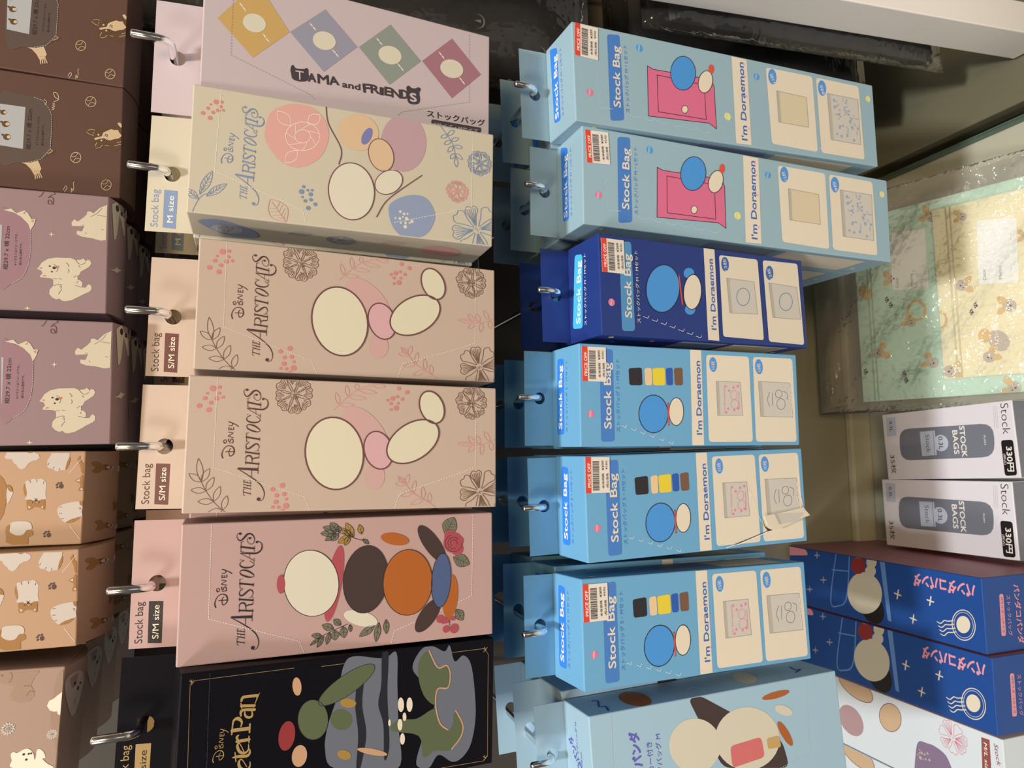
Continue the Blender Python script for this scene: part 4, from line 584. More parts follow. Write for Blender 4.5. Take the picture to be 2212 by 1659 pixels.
  ('line','furline',3,((-72,-1762),(-89,-1775),(-96,-1771)),(2.5,),1),('line','furline',3,((-113,-1772),(-126,-1778),(-138,-1771)),(2.5,),1),('line','furline',3,((-50,-1813),(-72,-1831),(-78,-1849),(-64,-1869)),(2.5,),1),
  ('line','furline',3,((-166,-1804),(-153,-1821)),(2.5,),1),('line','furline',3,((-229,-1697),(-221,-1707),(-218,-1735),(-234,-1727)),(2.4,),1),('line','furline',3,((-231,-1739),(-245,-1735)),(2.4,),1),
  ('line','furline',3,((-251,-1740),(-272,-1726),(-282,-1724)),(2.4,),1),('line','furline',3,((-219,-1814),(-223,-1831),(-229,-1849)),(2.5,),1),('line','furline',3,((-181,-1692),(-183,-1710)),(2.4,),1),
  ('line','furline',3,((-179,-1721),(-182,-1738)),(2.4,),1),('line','furline',3,((-193,-1828),(-203,-1824)),(2.5,),1),('line','furline',3,((-86,-1831),(-97,-1840)),(2.5,),1),
  ('poly','butter2',1,((199,-1784),(224,-1800),(210,-1820),(241,-1853),(262,-1870),(283,-1873),(284,-1893),(274,-1910),(313,-1944),(339,-1988),(97,-1986),(91,-1955),(103,-1907),(110,-1846),(123,-1816),(147,-1815),(145,-1845),(182,-1858),(178,-1811),(176,-1788)),(),0),
  ('line','furline',2,((249,-1894),(276,-1931),(311,-1957)),(2.9,),1),('line','furline',2,((264,-1931),(257,-1983)),(3.0,),1),('line','furline',2,((170,-1957),(164,-1971)),(3.0,),1),
  ('line','furline',2,((189,-1844),(186,-1855)),(2.9,),1),('line','furline',2,((139,-1866),(131,-1869)),(2.9,),1),
  ('poly','butter2',1,((133,-1673),(116,-1677),(113,-1692),(107,-1677),(89,-1674),(107,-1670),(110,-1655),(115,-1670)),(),0),
  ('poly','butter2',1,((-359,-1554),(-377,-1558),(-381,-1574),(-386,-1559),(-404,-1555),(-386,-1551),(-382,-1535),(-377,-1551)),(),0),
  ('poly','plumflap',1,((235,-1387),(235,-1450),(206,-1515),(163,-1548),(117,-1559),(-6,-1561),(-107,-1550),(-185,-1520),(-227,-1464),(-234,-1402)),(),1),
  ('dash','perf4',2,((206,-1515),(163,-1548),(117,-1559),(-6,-1561),(-107,-1550),(-185,-1520),(-227,-1464)),(2.1,9.9,6.4)),
  ('poly','butter2',2,((250,-1405),(262,-1449),(234,-1476),(257,-1520),(240,-1540),(203,-1560),(205,-1583),(165,-1574),(129,-1557),(170,-1542),(213,-1502),(236,-1463)),(),0),
  ('poly','earpink',3,((233,-1511),(250,-1523),(235,-1527)),(),0),('poly','earpink',3,((191,-1557),(200,-1573),(180,-1570)),(),0),('rrect','labelgrey',2,((-140,-1399),(151,-1389),(152,-1401),(-139,-1402)),(1.4,)),
  ('text','ink',2,((-137,-1438),(145,-1443)),(24.9,),'縦29.7 x 横 22cm',2,0),('text','ink',2,((-107,-1486),(104,-1486)),(12.5,),'※イラストはイメージです。',1,0),('text','ink',2,((-105,-1513),(44,-1513)),(12.6,),'袋の色は透明です。',1,0),
  ('line','maroon',2,((314,-1668),(313,-1651),(336,-1648),(334,-1664),(311,-1675),(347,-1677),(361,-1660),(352,-1647),(373,-1666),(383,-1686),(394,-1672)),(3.6,),1),
  ('line','maroon',2,((354,-1595),(363,-1607),(376,-1614),(388,-1620),(400,-1623)),(3.6,),1),],
 'mauvedog_bot': [
  ('poly','butter2',1,((357,29),(393,90),(421,223),(362,326),(301,216),(211,251),(119,61)),(),0),('dots','nearblack',2,((350,96),(377,229),(335,165)),(22.4,15.5,15.3)),
  ('poly','butter2',1,((-55,106),(-63,138),(-55,195),(-77,139),(-98,111),(-91,80),(-96,25),(-78,78)),(),0),('poly','butter2',1,((36,419),(-53,481),(-222,504),(-307,417),(-204,379),(-162,301),(-111,415)),(),0),],
 'brown_bot': [
  ('poly','butter',1,((561,134),(596,292),(649,455),(551,407),(495,214)),(),0),('line','butter',1,((494,385),(396,270),(466,462),(361,312),(401,442),(236,274)),(9.6,),1),
  ('line','butter',1,((515,487),(426,436),(445,540),(353,418)),(9.9,),1),],
 'peachdog': [
  ('poly','shell',1,((103,-1662),(116,-1673),(114,-1687),(126,-1704),(121,-1725),(125,-1742),(123,-1759),(99,-1778),(79,-1780),(28,-1778),(-9,-1777),(-9,-1673),(26,-1671)),(),1),
  ('poly','toffee',1,((93,-1659),(66,-1652),(26,-1661),(12,-1671),(46,-1672)),(),1),
  ('poly','toffee',2,((-9,-1673),(-6,-1696),(-18,-1714),(-38,-1727),(-19,-1738),(-7,-1758),(-7,-1777),(-40,-1779),(-73,-1778),(-73,-1765),(-58,-1747),(-55,-1716),(-71,-1699),(-74,-1682),(-56,-1677)),(),0),
  ('poly','shell',3,((-45,-1683),(-55,-1702),(-66,-1689)),(),0),('poly','shell',3,((-47,-1769),(-59,-1756),(-67,-1770)),(),0),('dots','nearblack',3,((-25,-1708),(-25,-1745),(-14,-1727)),(4.0,4.1,7.4)),
  ('line','nearblack',3,((-1,-1718),(-7,-1727),(0,-1735)),(2.6,),1),('line','maroon',2,((114,-1687),(101,-1691)),(3.3,),1),('line','maroon',2,((117,-1725),(104,-1726)),(3.3,),1),
  ('line','maroon',2,((107,-1765),(93,-1763)),(3.3,),1),('line','maroon',2,((226,-1789),(214,-1783)),(3.4,),1),('line','maroon',2,((201,-1820),(190,-1815)),(3.4,),1),('line','maroon',2,((191,-1852),(179,-1849)),(3.4,),1),
  ('line','maroon',2,((-60,-1863),(-59,-1877)),(3.3,),1),('line','maroon',2,((-100,-1863),(-100,-1877)),(3.3,),1),('line','maroon',2,((-136,-1875),(-133,-1888)),(3.3,),1),
  ('poly','shell',1,((-81,-1850),(-58,-1858),(-39,-1889),(-25,-1971),(-45,-1977),(-62,-1994),(-85,-1990),(-117,-1996),(-130,-1963),(-154,-1918),(-160,-1898),(-141,-1876),(-113,-1857)),(),1),
  ('poly','toffee',2,((-160,-1901),(-139,-1935),(-131,-1981),(-159,-1947),(-164,-1915)),(),1),('poly','toffee',2,((-27,-1973),(-24,-1994),(-54,-1995),(-49,-1979)),(),0),
  ('poly','toffee',2,((-117,-1995),(-89,-1990),(-82,-1997),(-118,-1997)),(),0),('line','nearblack',3,((-67,-1975),(-71,-1982),(-79,-1979)),(3.0,),1),
  ('poly','toffee',1,((-160,-1590),(-173,-1569),(-200,-1566),(-243,-1572),(-273,-1570),(-290,-1608),(-292,-1695),(-248,-1694),(-233,-1721),(-210,-1720),(-198,-1705),(-201,-1685),(-222,-1672),(-234,-1649),(-229,-1619),(-209,-1592),(-185,-1586)),(),0),
  ('poly','shell',2,((-182,-1591),(-155,-1593),(-144,-1618),(-145,-1679),(-159,-1704),(-178,-1711),(-198,-1709),(-201,-1685),(-227,-1666),(-233,-1639),(-225,-1612),(-205,-1590)),(),1),
  ('poly','shell',1,((264,-1539),(298,-1549),(297,-1703),(282,-1731),(262,-1735),(246,-1719),(242,-1698),(227,-1675),(199,-1659),(186,-1639),(196,-1618),(216,-1607),(232,-1589),(255,-1578),(254,-1551)),(),0),
  ('poly','toffee',2,((297,-1658),(297,-1699),(289,-1682)),(),0),
  ('poly','shell',1,((241,-1778),(293,-1804),(290,-1906),(260,-1904),(228,-1891),(180,-1883),(177,-1855),(171,-1834),(187,-1812),(194,-1787),(206,-1780)),(),0),
  ('poly','toffee',2,((264,-1906),(228,-1907),(192,-1893),(184,-1884),(228,-1891)),(),1),('poly','toffee',1,((154,-1519),(127,-1540),(87,-1557),(25,-1562),(-33,-1560),(-95,-1551),(-137,-1533)),(),0),
  ('poly','shell',1,((68,-1562),(48,-1592),(28,-1594),(-30,-1568)),(),1),('poly','toffee',2,((89,-1559),(83,-1580),(63,-1592),(47,-1592),(52,-1574)),(),1),
  ('poly','toffee',1,((248,-1950),(274,-1964),(235,-1976),(223,-1987),(151,-1988),(157,-1979),(203,-1970)),(),0),
  ('poly','toffee',1,((109,-1942),(123,-1959),(127,-1973),(147,-1980),(139,-1989),(42,-1991),(39,-1970),(55,-1966),(75,-1976),(91,-1971)),(),0),('poly','shell',2,((109,-1949),(121,-1970),(103,-1973)),(),0),
  ('poly','shell',2,((59,-1976),(58,-1991),(46,-1989),(49,-1977)),(),0),('ell','cocoa',1,((75,-1865),(75,-1878),(59,-1866)),()),('dots','cocoa',1,((68,-1842),(84,-1839),(95,-1848),(97,-1863)),(6.7,6.7,6.3,6.4)),
  ('ell','cocoa',1,((-237,-1808),(-237,-1820),(-252,-1809)),()),('dots','cocoa',1,((-244,-1785),(-228,-1782),(-217,-1790),(-215,-1806)),(6.6,6.6,6.3,6.3)),
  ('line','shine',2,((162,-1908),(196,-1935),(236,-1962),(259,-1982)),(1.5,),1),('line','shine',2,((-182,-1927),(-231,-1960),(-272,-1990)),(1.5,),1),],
 'peachdog_bot': [
  ('ell','shell',1,((178,320),(174,448),(155,324)),()),('ell','toffee',2,((190,164),(188,244),(171,167)),()),('leaf','toffee',2,((201,139),(222,43)),(19.3,0.8),'toffee',0),
  ('leaf','toffee',2,((181,142),(165,53)),(19.3,0.8),'toffee',0),('ell','shell',3,((189,208),(188,250),(179,210)),()),('dots','nearblack',4,((200,165),(181,169),(189,220)),(5.7,5.7,8.2)),
  ('ell','shell',1,((-228,343),(-240,459),(-249,347)),()),('ell','toffee',2,((-206,202),(-214,275),(-223,205)),()),('leaf','toffee',2,((-194,179),(-169,93)),(17.4,0.8),'toffee',0),
  ('leaf','toffee',2,((-213,183),(-221,102)),(17.4,0.8),'toffee',0),('ell','shell',3,((-210,243),(-214,281),(-219,244)),()),('dots','nearblack',4,((-198,204),(-215,207),(-211,253)),(5.7,5.7,8.2)),
  ('ell','shell',1,((-104,509),(-113,618),(-123,512)),()),('ell','toffee',2,((-87,375),(-92,444),(-103,378)),()),('leaf','toffee',2,((-77,353),(-55,271)),(16.3,0.8),'toffee',0),
  ('leaf','toffee',2,((-94,356),(-103,279)),(16.3,0.8),'toffee',0),('ell','shell',3,((-90,414),(-93,450),(-98,415)),()),('dots','nearblack',4,((-79,377),(-95,379),(-91,423)),(6.0,6.0,8.7)),
  ('ell','shell',1,((-262,758),(-274,877),(-281,761)),()),('ell','toffee',2,((-240,612),(-247,687),(-256,615)),()),('leaf','toffee',2,((-228,588),(-204,499)),(17.3,0.9),'toffee',0),
  ('leaf','toffee',2,((-246,592),(-253,508)),(17.4,0.9),'toffee',0),('ell','shell',3,((-244,654),(-248,693),(-253,656)),()),('dots','nearblack',4,((-232,614),(-248,617),(-245,665)),(6.4,6.4,9.2)),],
 'greigedog': [
  ('poly','camel',1,((383,-1665),(384,-1860),(371,-1861),(347,-1840),(297,-1825),(262,-1847),(232,-1846),(205,-1822),(200,-1777),(221,-1734),(251,-1719),(287,-1736),(305,-1731),(315,-1704),(327,-1663),(384,-1658)),(),0),
  ('line','furline',2,((382,-1714),(356,-1723),(327,-1711)),(4.8,),1),('line','furline',2,((299,-1791),(298,-1814)),(4.8,),1),('line','furline',2,((242,-1807),(264,-1821),(262,-1840)),(4.8,),1),
  ('dots','furline',2,((368,-1670),),(6.3,)),('poly','camel',1,((375,-1972),(329,-1956),(253,-1949),(169,-1944),(105,-1943),(49,-1951),(-24,-1972),(-89,-1985),(-133,-2008),(-92,-2016),(103,-2007),(374,-1991)),(),0),
  ('poly','cream2',2,((171,-1919),(200,-1928),(210,-1950),(230,-1972),(249,-1997),(104,-2005),(106,-2001),(119,-1980),(136,-1975),(133,-1960),(144,-1936)),(),0),
  ('flower','shell',2,((57,-1726),(53,-1767)),(0.8,),12,'daisy','shell'),('dots','camel',4,((57,-1726),),(9.5,)),('flower','shell',2,((2,-1959),(-1,-1992)),(0.8,),12,'daisy','shell'),('dots','camel',4,((2,-1959),),(7.5,)),
  ('poly','cream2',2,((-93,-1753),(-80,-1767),(-88,-1786),(-71,-1818),(-71,-1844),(-97,-1869),(-136,-1879),(-120,-1885),(-86,-1886),(-77,-1899),(-94,-1921),(-129,-1935),(-136,-1921),(-164,-1945),(-196,-1975),(-172,-1771),(-127,-1761)),(),1),
  ('dots','nearblack',3,((-99,-1820),(-99,-1846),(-131,-1836),(-98,-1859)),(7.1,6.3,7.1,5.5)),],
 'greigedog_bot': [
  ('poly','shell',1,((299,5),(334,134),(289,223),(229,245),(168,211),(81,150),(79,89)),(),1),('dots','nearblack',2,((263,113),(242,184),(220,156)),(8.4,8.6,11.4)),],
 'white': [
  ('rrect','slategrey',1,((-184,1499),(213,1480),(188,231),(-186,256)),(149.1,)),('rrect','palegrey',2,((-142,1181),(160,1179),(160,970),(-136,976)),(6.5,)),('dots','palegrey',2,((5,906),),(99.1,)),
  ('line','ink',3,((159,994),(-138,1000)),(4.7,),0),('text','white2',2,((186,644),(-171,648)),(62.5,),'STOCK',5,0),('text','white2',2,((143,739),(-134,743)),(63.4,),'BAGS',4,0),
  ('text','ink',1,((396,128),(58,138)),(87.5,),'Stock',-3,0),('rrect','black',1,((-397,171),(-7,171),(-9,35),(-392,36)),(32.4,)),('text','white2',2,((-80,118),(-347,128)),(64.7,),'330円',5,0),
  ('text','white2',2,((-156,159),(-274,160)),(24.4,),'(税込)',1,0),('text','ink',3,((117,1106),(-103,1110)),(57.7,),'Stock',-3,0),('text','ink',3,((83,930),(-71,935)),(56.0,),'0.3L',0,0),
  ('rrect','palegrey',1,((136,1669),(379,1660),(369,1513),(133,1527)),(5.3,)),('text','ink',2,((327,1617),(192,1618)),(45.4,),'0.3L',0,0),('text','ink',1,((-108,1650),(-345,1648)),(72.9,),'35枚',0,0),
  ('text','white2',2,((60,362),(-44,363)),(19.8,),'PUSH',2,0),('line','labelgrey',1,((378,211),(132,221)),(2.8,),0),('line','labelgrey',1,((376,191),(131,202)),(2.8,),0),
  ('line','labelgrey',1,((374,172),(129,182)),(2.8,),0),],
 'panda': [
  ('text','coral2',1,((283,78),(290,788)),(124.3,),'パンダコパンダ',7,0),('line','cream2',1,((37,1051),(26,967)),(15.9,),0),('line','cream2',1,((81,997),(-18,1021)),(15.8,),0),('line','cream2',1,((42,636),(32,560)),(14.8,),0),
  ('line','cream2',1,((84,587),(-10,609)),(14.6,),0),('line','cream2',1,((-194,867),(-202,787)),(15.3,),0),('line','cream2',1,((-150,816),(-247,838)),(15.2,),0),('line','dimstar',1,((299,2260),(311,2168)),(15.2,),0),
  ('line','dimstar',1,((342,2211),(269,2217)),(15.1,),0),('line','dimstar',1,((4,2170),(18,2080)),(14.9,),0),('line','dimstar',1,((48,2122),(-25,2127)),(14.8,),0),('line','dimstar',1,((-157,2423),(-140,2329)),(15.4,),0),
  ('line','dimstar',1,((-111,2373),(-186,2379)),(15.3,),0),('ring','cream2',1,((-134,233),(-87,107),(-278,216)),(9.1,)),('ring','cream2',1,((-134,233),(-95,128),(-256,218)),(4.5,)),
  ('ell','cream2',1,((-129,235),(-100,159),(-211,226)),()),('line','cream2',1,((-163,533),(-172,492),(-133,447),(-132,405),(-112,346)),(9.6,),1),
  ('line','cream2',1,((-203,523),(-211,481),(-172,436),(-167,395),(-147,336)),(9.6,),1),('line','cream2',1,((-242,512),(-250,471),(-211,426),(-203,385),(-183,326)),(9.6,),1),
  ('line','cream2',1,((-281,502),(-289,461),(-249,416),(-238,374),(-218,316)),(9.5,),1),('rrect','liteblue',1,((-285,1167),(407,1232),(405,1162),(-291,1118)),(10.8,)),
  ('line','liteblue',1,((401,1878),(-220,2021),(-268,1907),(-137,1758),(410,1671)),(16.3,),1),('line','liteblue',1,((160,1968),(181,1711)),(14.5,),0),('ell','oatmeal',2,((-36,1482),(43,1226),(-267,1447)),()),
  ('ell','black',1,((-198,1373),(-127,1223),(-353,1307)),()),('ell','oatmeal',2,((342,1347),(353,1271),(265,1353)),()),('ell','crimson',2,((272,1549),(288,1440),(170,1557)),()),
  ('ell','ochre',2,((394,1528),(404,1452),(356,1531)),()),('ell','oatmeal',3,((231,1370),(243,1290),(164,1375)),()),('rrect','coral2',1,((231,2793),(361,2840),(355,2403),(285,2369)),(42.2,)),],
 'panda_end': [
  ('text','coral2',1,((274,-431),(-305,-441)),(78.6,),'パンダコパンダ',5,0),('text','coral2',1,((179,-322),(-215,-313)),(50.8,),'ストックバッグ',1,0),('rrect','coral2',1,((-209,-208),(197,-222),(195,-279),(-211,-273)),(23.3,)),
  ('text','navyblue',2,((164,-239),(-183,-232)),(28.6,),'Mサイズ・Lサイズ',1,0),],
 'cat': [
  ('text','redbrown',1,((325,95),(-14,60)),(42.4,),'Stock bag',1,0.25),('rrect','redbrown',1,((-27,238),(338,221),(341,135),(-13,142)),(2.2,)),('text','white2',2,((300,199),(4,205)),(34.3,),'M/L size',2,0.25),
  ('flower','rosepink',1,((212,543),(243,377)),(4.8,),7,'open',None),('poly','plumwash',1,((22,968),(47,856),(50,767),(16,656),(-52,602),(-152,577),(-318,624),(-447,896),(-375,1037),(-135,1017)),(),1),
  ('dots','shell',2,((-59,958),(-93,963),(-81,934),(-119,984),(-83,898),(-60,862),(-139,955),(-143,921),(-129,890),(-119,842)),(8.6,10.3,15.3,8.6,11.8,13.4,18.8,6.8,11.8,13.4)),
  ('ell','tanwash',1,((158,1329),(238,1181),(19,1289)),()),('ring','plum',2,((158,1329),(238,1181),(19,1289)),(7.2,)),('ell','mauve',1,((-72,1919),(-204,1796),(-181,2067)),()),
  ('ell','tanwash',2,((349,1819),(262,1577),(243,1914)),()),('ring','plum',3,((349,1819),(262,1577),(243,1914)),(7.9,)),],
 'mint': [
  ('pts','x',0,((129,-576),(-1476,-622),(-1550,-2364),(784,-2530),(1049,-1082)),()),('ell','shell',2,((-899,-815),(-908,-893),(-971,-810)),()),('leaf','toffee2',3,((-909,-858),(-966,-969)),(41.9,2.0),'toffee2',0),
  ('leaf','toffee2',3,((-870,-848),(-768,-917)),(42.0,2.0),'toffee2',0),('dots','nearblack',4,((-927,-839),(-863,-821),(-902,-802)),(8.1,8.1,13.0)),('ell','shell',2,((-1094,-1453),(-1102,-1523),(-1162,-1448)),()),
  ('leaf','toffee2',3,((-1059,-1429),(-945,-1385)),(38.8,1.9),'toffee2',0),('leaf','toffee2',3,((-1092,-1413),(-1116,-1303)),(38.9,1.9),'toffee2',0),
  ('dots','nearblack',4,((-1059,-1453),(-1114,-1427),(-1100,-1463)),(7.4,7.5,11.9)),('ell','shell',2,((31,-1058),(18,-1125),(-32,-1054)),()),('leaf','toffee2',3,((55,-1025),(144,-948)),(36.5,2.0),'toffee2',0),
  ('leaf','toffee2',3,((21,-1023),(-35,-937)),(36.4,2.0),'toffee2',0),('dots','nearblack',4,((63,-1046),(5,-1043),(29,-1069)),(7.0,7.0,11.1)),('ell','shell',2,((715,-1556),(696,-1626),(646,-1551)),()),
  ('leaf','toffee2',3,((753,-1529),(874,-1475)),(39.5,1.9),'toffee2',0),('leaf','toffee2',3,((719,-1516),(700,-1409)),(39.5,1.9),'toffee2',0),('dots','nearblack',4,((751,-1553),(696,-1532),(708,-1566)),(7.6,7.6,12.1)),
  ('ell','shell',2,((665,-1761),(648,-1820),(605,-1757)),()),('leaf','toffee2',3,((695,-1736),(795,-1682)),(33.6,1.9),'toffee2',0),('leaf','toffee2',3,((664,-1728),(636,-1641)),(33.6,1.9),'toffee2',0),
  ('dots','nearblack',4,((696,-1756),(645,-1743),(660,-1770)),(6.4,6.4,10.3)),('ell','shell',2,((-569,-1238),(-578,-1293),(-622,-1235)),()),('leaf','toffee2',3,((-540,-1222),(-447,-1196)),(30.2,1.9),'toffee2',0),
  ('leaf','toffee2',3,((-563,-1208),(-568,-1120)),(30.2,2.0),'toffee2',0),('dots','nearblack',4,((-543,-1241),(-581,-1217),(-575,-1246)),(5.8,5.8,9.3)),('ell','shell',2,((-1464,-2274),(-1469,-2342),(-1535,-2269)),()),
  ('leaf','toffee2',3,((-1435,-2246),(-1330,-2186)),(38.7,1.7),'toffee2',0),('leaf','toffee2',3,((-1472,-2237),(-1525,-2138)),(38.8,1.7),'toffee2',0),
  ('dots','nearblack',4,((-1429,-2269),(-1491,-2254),(-1467,-2285)),(7.4,7.4,11.8)),('ell','toffee2',2,((-89,-708),(-171,-781),(-144,-651)),()),('ring','toffee2',3,((-423,-1311),(-440,-1411),(-542,-1304)),(30.6,)),
  ('ell','nearblack',2,((-233,-981),(-236,-996),(-252,-979)),()),('dots','nearblack',2,((-208,-957),(-233,-953),(-257,-963),(-197,-973)),(10.1,10.1,10.0,10.0)),
  ('ell','nearblack',2,((-309,-1025),(-312,-1040),(-328,-1023)),()),('dots','nearblack',2,((-285,-1001),(-309,-997),(-333,-1008),(-273,-1017)),(10.0,10.0,10.0,10.0)),
  ('ell','nearblack',2,((-1201,-1130),(-1203,-1145),(-1219,-1129)),()),('dots','nearblack',2,((-1179,-1107),(-1203,-1104),(-1226,-1114),(-1166,-1123)),(9.7,9.7,9.7,9.7)),
  ('ell','nearblack',2,((-1287,-1147),(-1288,-1162),(-1305,-1146)),()),('dots','nearblack',2,((-1265,-1124),(-1289,-1121),(-1311,-1131),(-1252,-1140)),(9.7,9.7,9.7,9.7)),
  ('ell','nearblack',2,((-1131,-658),(-1133,-674),(-1150,-657)),()),('dots','nearblack',2,((-1108,-633),(-1133,-629),(-1157,-640),(-1095,-650)),(10.3,10.3,10.3,10.3)),
  ('rrect','labelwhite',3,((-121,-1046),(636,-1055),(580,-1473),(-171,-1469)),(27.9,)),('text','greytext',4,((-95,-1125),(29,-1122)),(35.5,),'Date',1,0),('text','greytext',4,((-110,-1298),(44,-1295)),(34.7,),'Memo',1,0),],
 'custard': [
  ('pts','x',0,((648,-1606),(-1291,-1548),(-1341,-2390),(673,-2533),(822,-1626)),()),('ell','shell',2,((-217,-1845),(-230,-1911),(-283,-1840)),()),('leaf','toffee2',3,((-236,-1879),(-315,-1962)),(36.9,1.8),'toffee2',0),
  ('leaf','toffee2',3,((-200,-1877),(-126,-1951)),(37.0,1.8),'toffee2',0),('dots','nearblack',4,((-248,-1860),(-187,-1856),(-217,-1834)),(7.1,7.1,11.4)),('ell','shell',2,((-538,-2306),(-550,-2374),(-610,-2301)),()),
  ('leaf','toffee2',3,((-513,-2273),(-416,-2196)),(39.1,1.7),'toffee2',0),('leaf','toffee2',3,((-552,-2270),(-620,-2182)),(39.1,1.7),'toffee2',0),
  ('dots','nearblack',4,((-503,-2295),(-568,-2290),(-540,-2317)),(7.5,7.5,12.0)),('ell','shell',2,((-1095,-2068),(-1102,-2131),(-1159,-2063)),()),('leaf','toffee2',3,((-1095,-2103),(-1124,-2197)),(35.3,1.7),'toffee2',0),
  ('leaf','toffee2',3,((-1064,-2089),(-960,-2129)),(35.4,1.7),'toffee2',0),('dots','nearblack',4,((-1115,-2090),(-1062,-2068),(-1100,-2059)),(6.8,6.8,10.9)),('ell','shell',2,((-1223,-1653),(-1230,-1729),(-1298,-1648)),()),
  ('leaf','toffee2',3,((-1241,-1692),(-1319,-1788)),(41.9,1.8),'toffee2',0),('leaf','toffee2',3,((-1200,-1690),(-1110,-1776)),(42.0,1.8),'toffee2',0),
  ('dots','nearblack',4,((-1256,-1670),(-1187,-1666),(-1223,-1641)),(8.1,8.1,13.0)),('ell','shell',2,((606,-1903),(593,-1953),(556,-1900)),()),('leaf','toffee2',3,((627,-1879),(701,-1823)),(28.1,1.8),'toffee2',0),
  ('leaf','toffee2',3,((599,-1877),(558,-1813)),(28.1,1.8),'toffee2',0),('dots','nearblack',4,((632,-1895),(586,-1892),(604,-1911)),(5.4,5.4,8.6)),('ell','shell',2,((220,-2513),(209,-2556),(173,-2509)),()),
  ('leaf','toffee2',3,((239,-2491),(307,-2442)),(25.6,1.7),'toffee2',0),('leaf','toffee2',3,((213,-2490),(172,-2432)),(25.6,1.7),'toffee2',0),('dots','nearblack',4,((244,-2505),(201,-2502),(219,-2520)),(4.9,4.9,7.8)),
  ('ell','shell',2,((-920,-2175),(-1019,-2258),(-996,-2110)),()),('ell','toffee2',2,((-847,-2038),(-855,-2101),(-929,-2032)),()),('ring','toffee2',2,((-590,-1585),(-601,-1654),(-686,-1579)),(25.7,)),
  ('ell','nearblack',2,((-483,-1982),(-485,-1995),(-499,-1981)),()),('dots','nearblack',2,((-460,-1962),(-482,-1959),(-505,-1967),(-450,-1976)),(8.7,8.7,8.7,8.7)),
  ('ell','nearblack',2,((-556,-1936),(-558,-1949),(-573,-1935)),()),('dots','nearblack',2,((-534,-1916),(-556,-1913),(-578,-1921),(-523,-1930)),(8.8,8.8,8.8,8.8)),
  ('rrect','labelwhite',3,((-235,-2019),(518,-2051),(450,-2441),(-294,-2413)),(24.4,)),('text','greytext',4,((-197,-2102),(-78,-2101)),(34.5,),'Date',1,0),
  ('text','greytext',4,((-221,-2259),(-70,-2260)),(33.7,),'Memo',1,0),],
}
STAMPREF = {'TITLE': [(-350.1, -431.4), (332.1, -316.8)], 'DISNEY': [(-90.3, -207.6), (137.9, -238.0)]}

# ------------------------------------------------------------------ object helpers
def pose(p): return Matrix.Translation(EYE + Vector(p[:3])) @ Matrix.Rotation(p[4], 4, 'Z') @ Matrix.Rotation(p[3], 4, 'X') @ Matrix.Rotation(p[5], 4, 'Y')
def tag(o, label, cat, group=None, kind=None):
    if label: o['label'] = label
    if cat: o['category'] = cat
    if group: o['group'] = group
    if kind: o['kind'] = kind
    return o
GROUP = [None]
def thing(name, label, cat, group=None):
    group = group or GROUP[0]
    o = bpy.data.objects.new(name, None); SC.collection.objects.link(o); o.empty_display_size = 0.02
    return tag(o, label, cat, group)
def dup(root, mw, label, group=None, skip=()):
    r = root.copy(); SC.collection.objects.link(r); r.matrix_world = mw; r['label'] = label
    if group: r['group'] = group
    for ch in list(root.children):
        if ch.name.split('.')[0] in skip: continue
        c = ch.copy(); SC.collection.objects.link(c); c.parent = r
        for g in list(ch.children):
            d = g.copy(); SC.collection.objects.link(d); d.parent = c
    return r
def structure(o, name=None): o['kind'] = 'structure'; return o

TEXTOPS = ('text', 'btext', 'TITLE', 'DISNEY')
def f_front(D=0): return lambda u, v, o: (u, D - o, v)
def f_top(z=0): return lambda u, v, o: (u, v, z + o)
def f_bot(z): return lambda u, v, o: (u, v, z - o)
def f_side(x): return lambda u, v, o: (x + o, u, v)

def letter(parent, items, to3d, clip):
    for it in items:
        if it[0] in TEXTOPS:
            lb = MB(); p = Print(lb, to3d, 0.00012, clip); p.item(it)
            if lb.f: lb.build('title_lettering' if it[0] in ('TITLE', 'DISNEY') else 'lettering', parent)

def hole_tab(mb, w, z0, z1, hx, hz, hr, y, m, th=0.0005, lean=0.0):
    k0 = len(mb.v)
    outer = [Vector((-w / 2, 0, z0)), Vector((w / 2, 0, z0)), Vector((w / 2, 0, z1)), Vector((-w / 2, 0, z1))]
    hole = [Vector((hx + hr * math.cos(q), 0, hz + hr * math.sin(q))) for q in [2 * math.pi * i / 28 for i in range(28)]]
    T = tessellate_polygon([[Vector((p.x, p.z, 0)) for p in outer], [Vector((p.x, p.z, 0)) for p in hole]])
    allp = outer + hole
    for yy in (y - th / 2, y + th / 2): mb.mesh_part([(p.x, yy, p.z) for p in allp], T, m)
    for loop in (outer, hole):
        n = len(loop)
        for i in range(n):
            a, b = loop[i], loop[(i + 1) % n]
            mb.face([(a.x, y - th / 2, a.z), (b.x, y - th / 2, b.z), (b.x, y + th / 2, b.z), (a.x, y + th / 2, a.z)], m)
    for i in range(k0, len(mb.v)): v = mb.v[i]; mb.v[i] = (v[0], v[1] + (v[2] - z0) * lean, v[2])

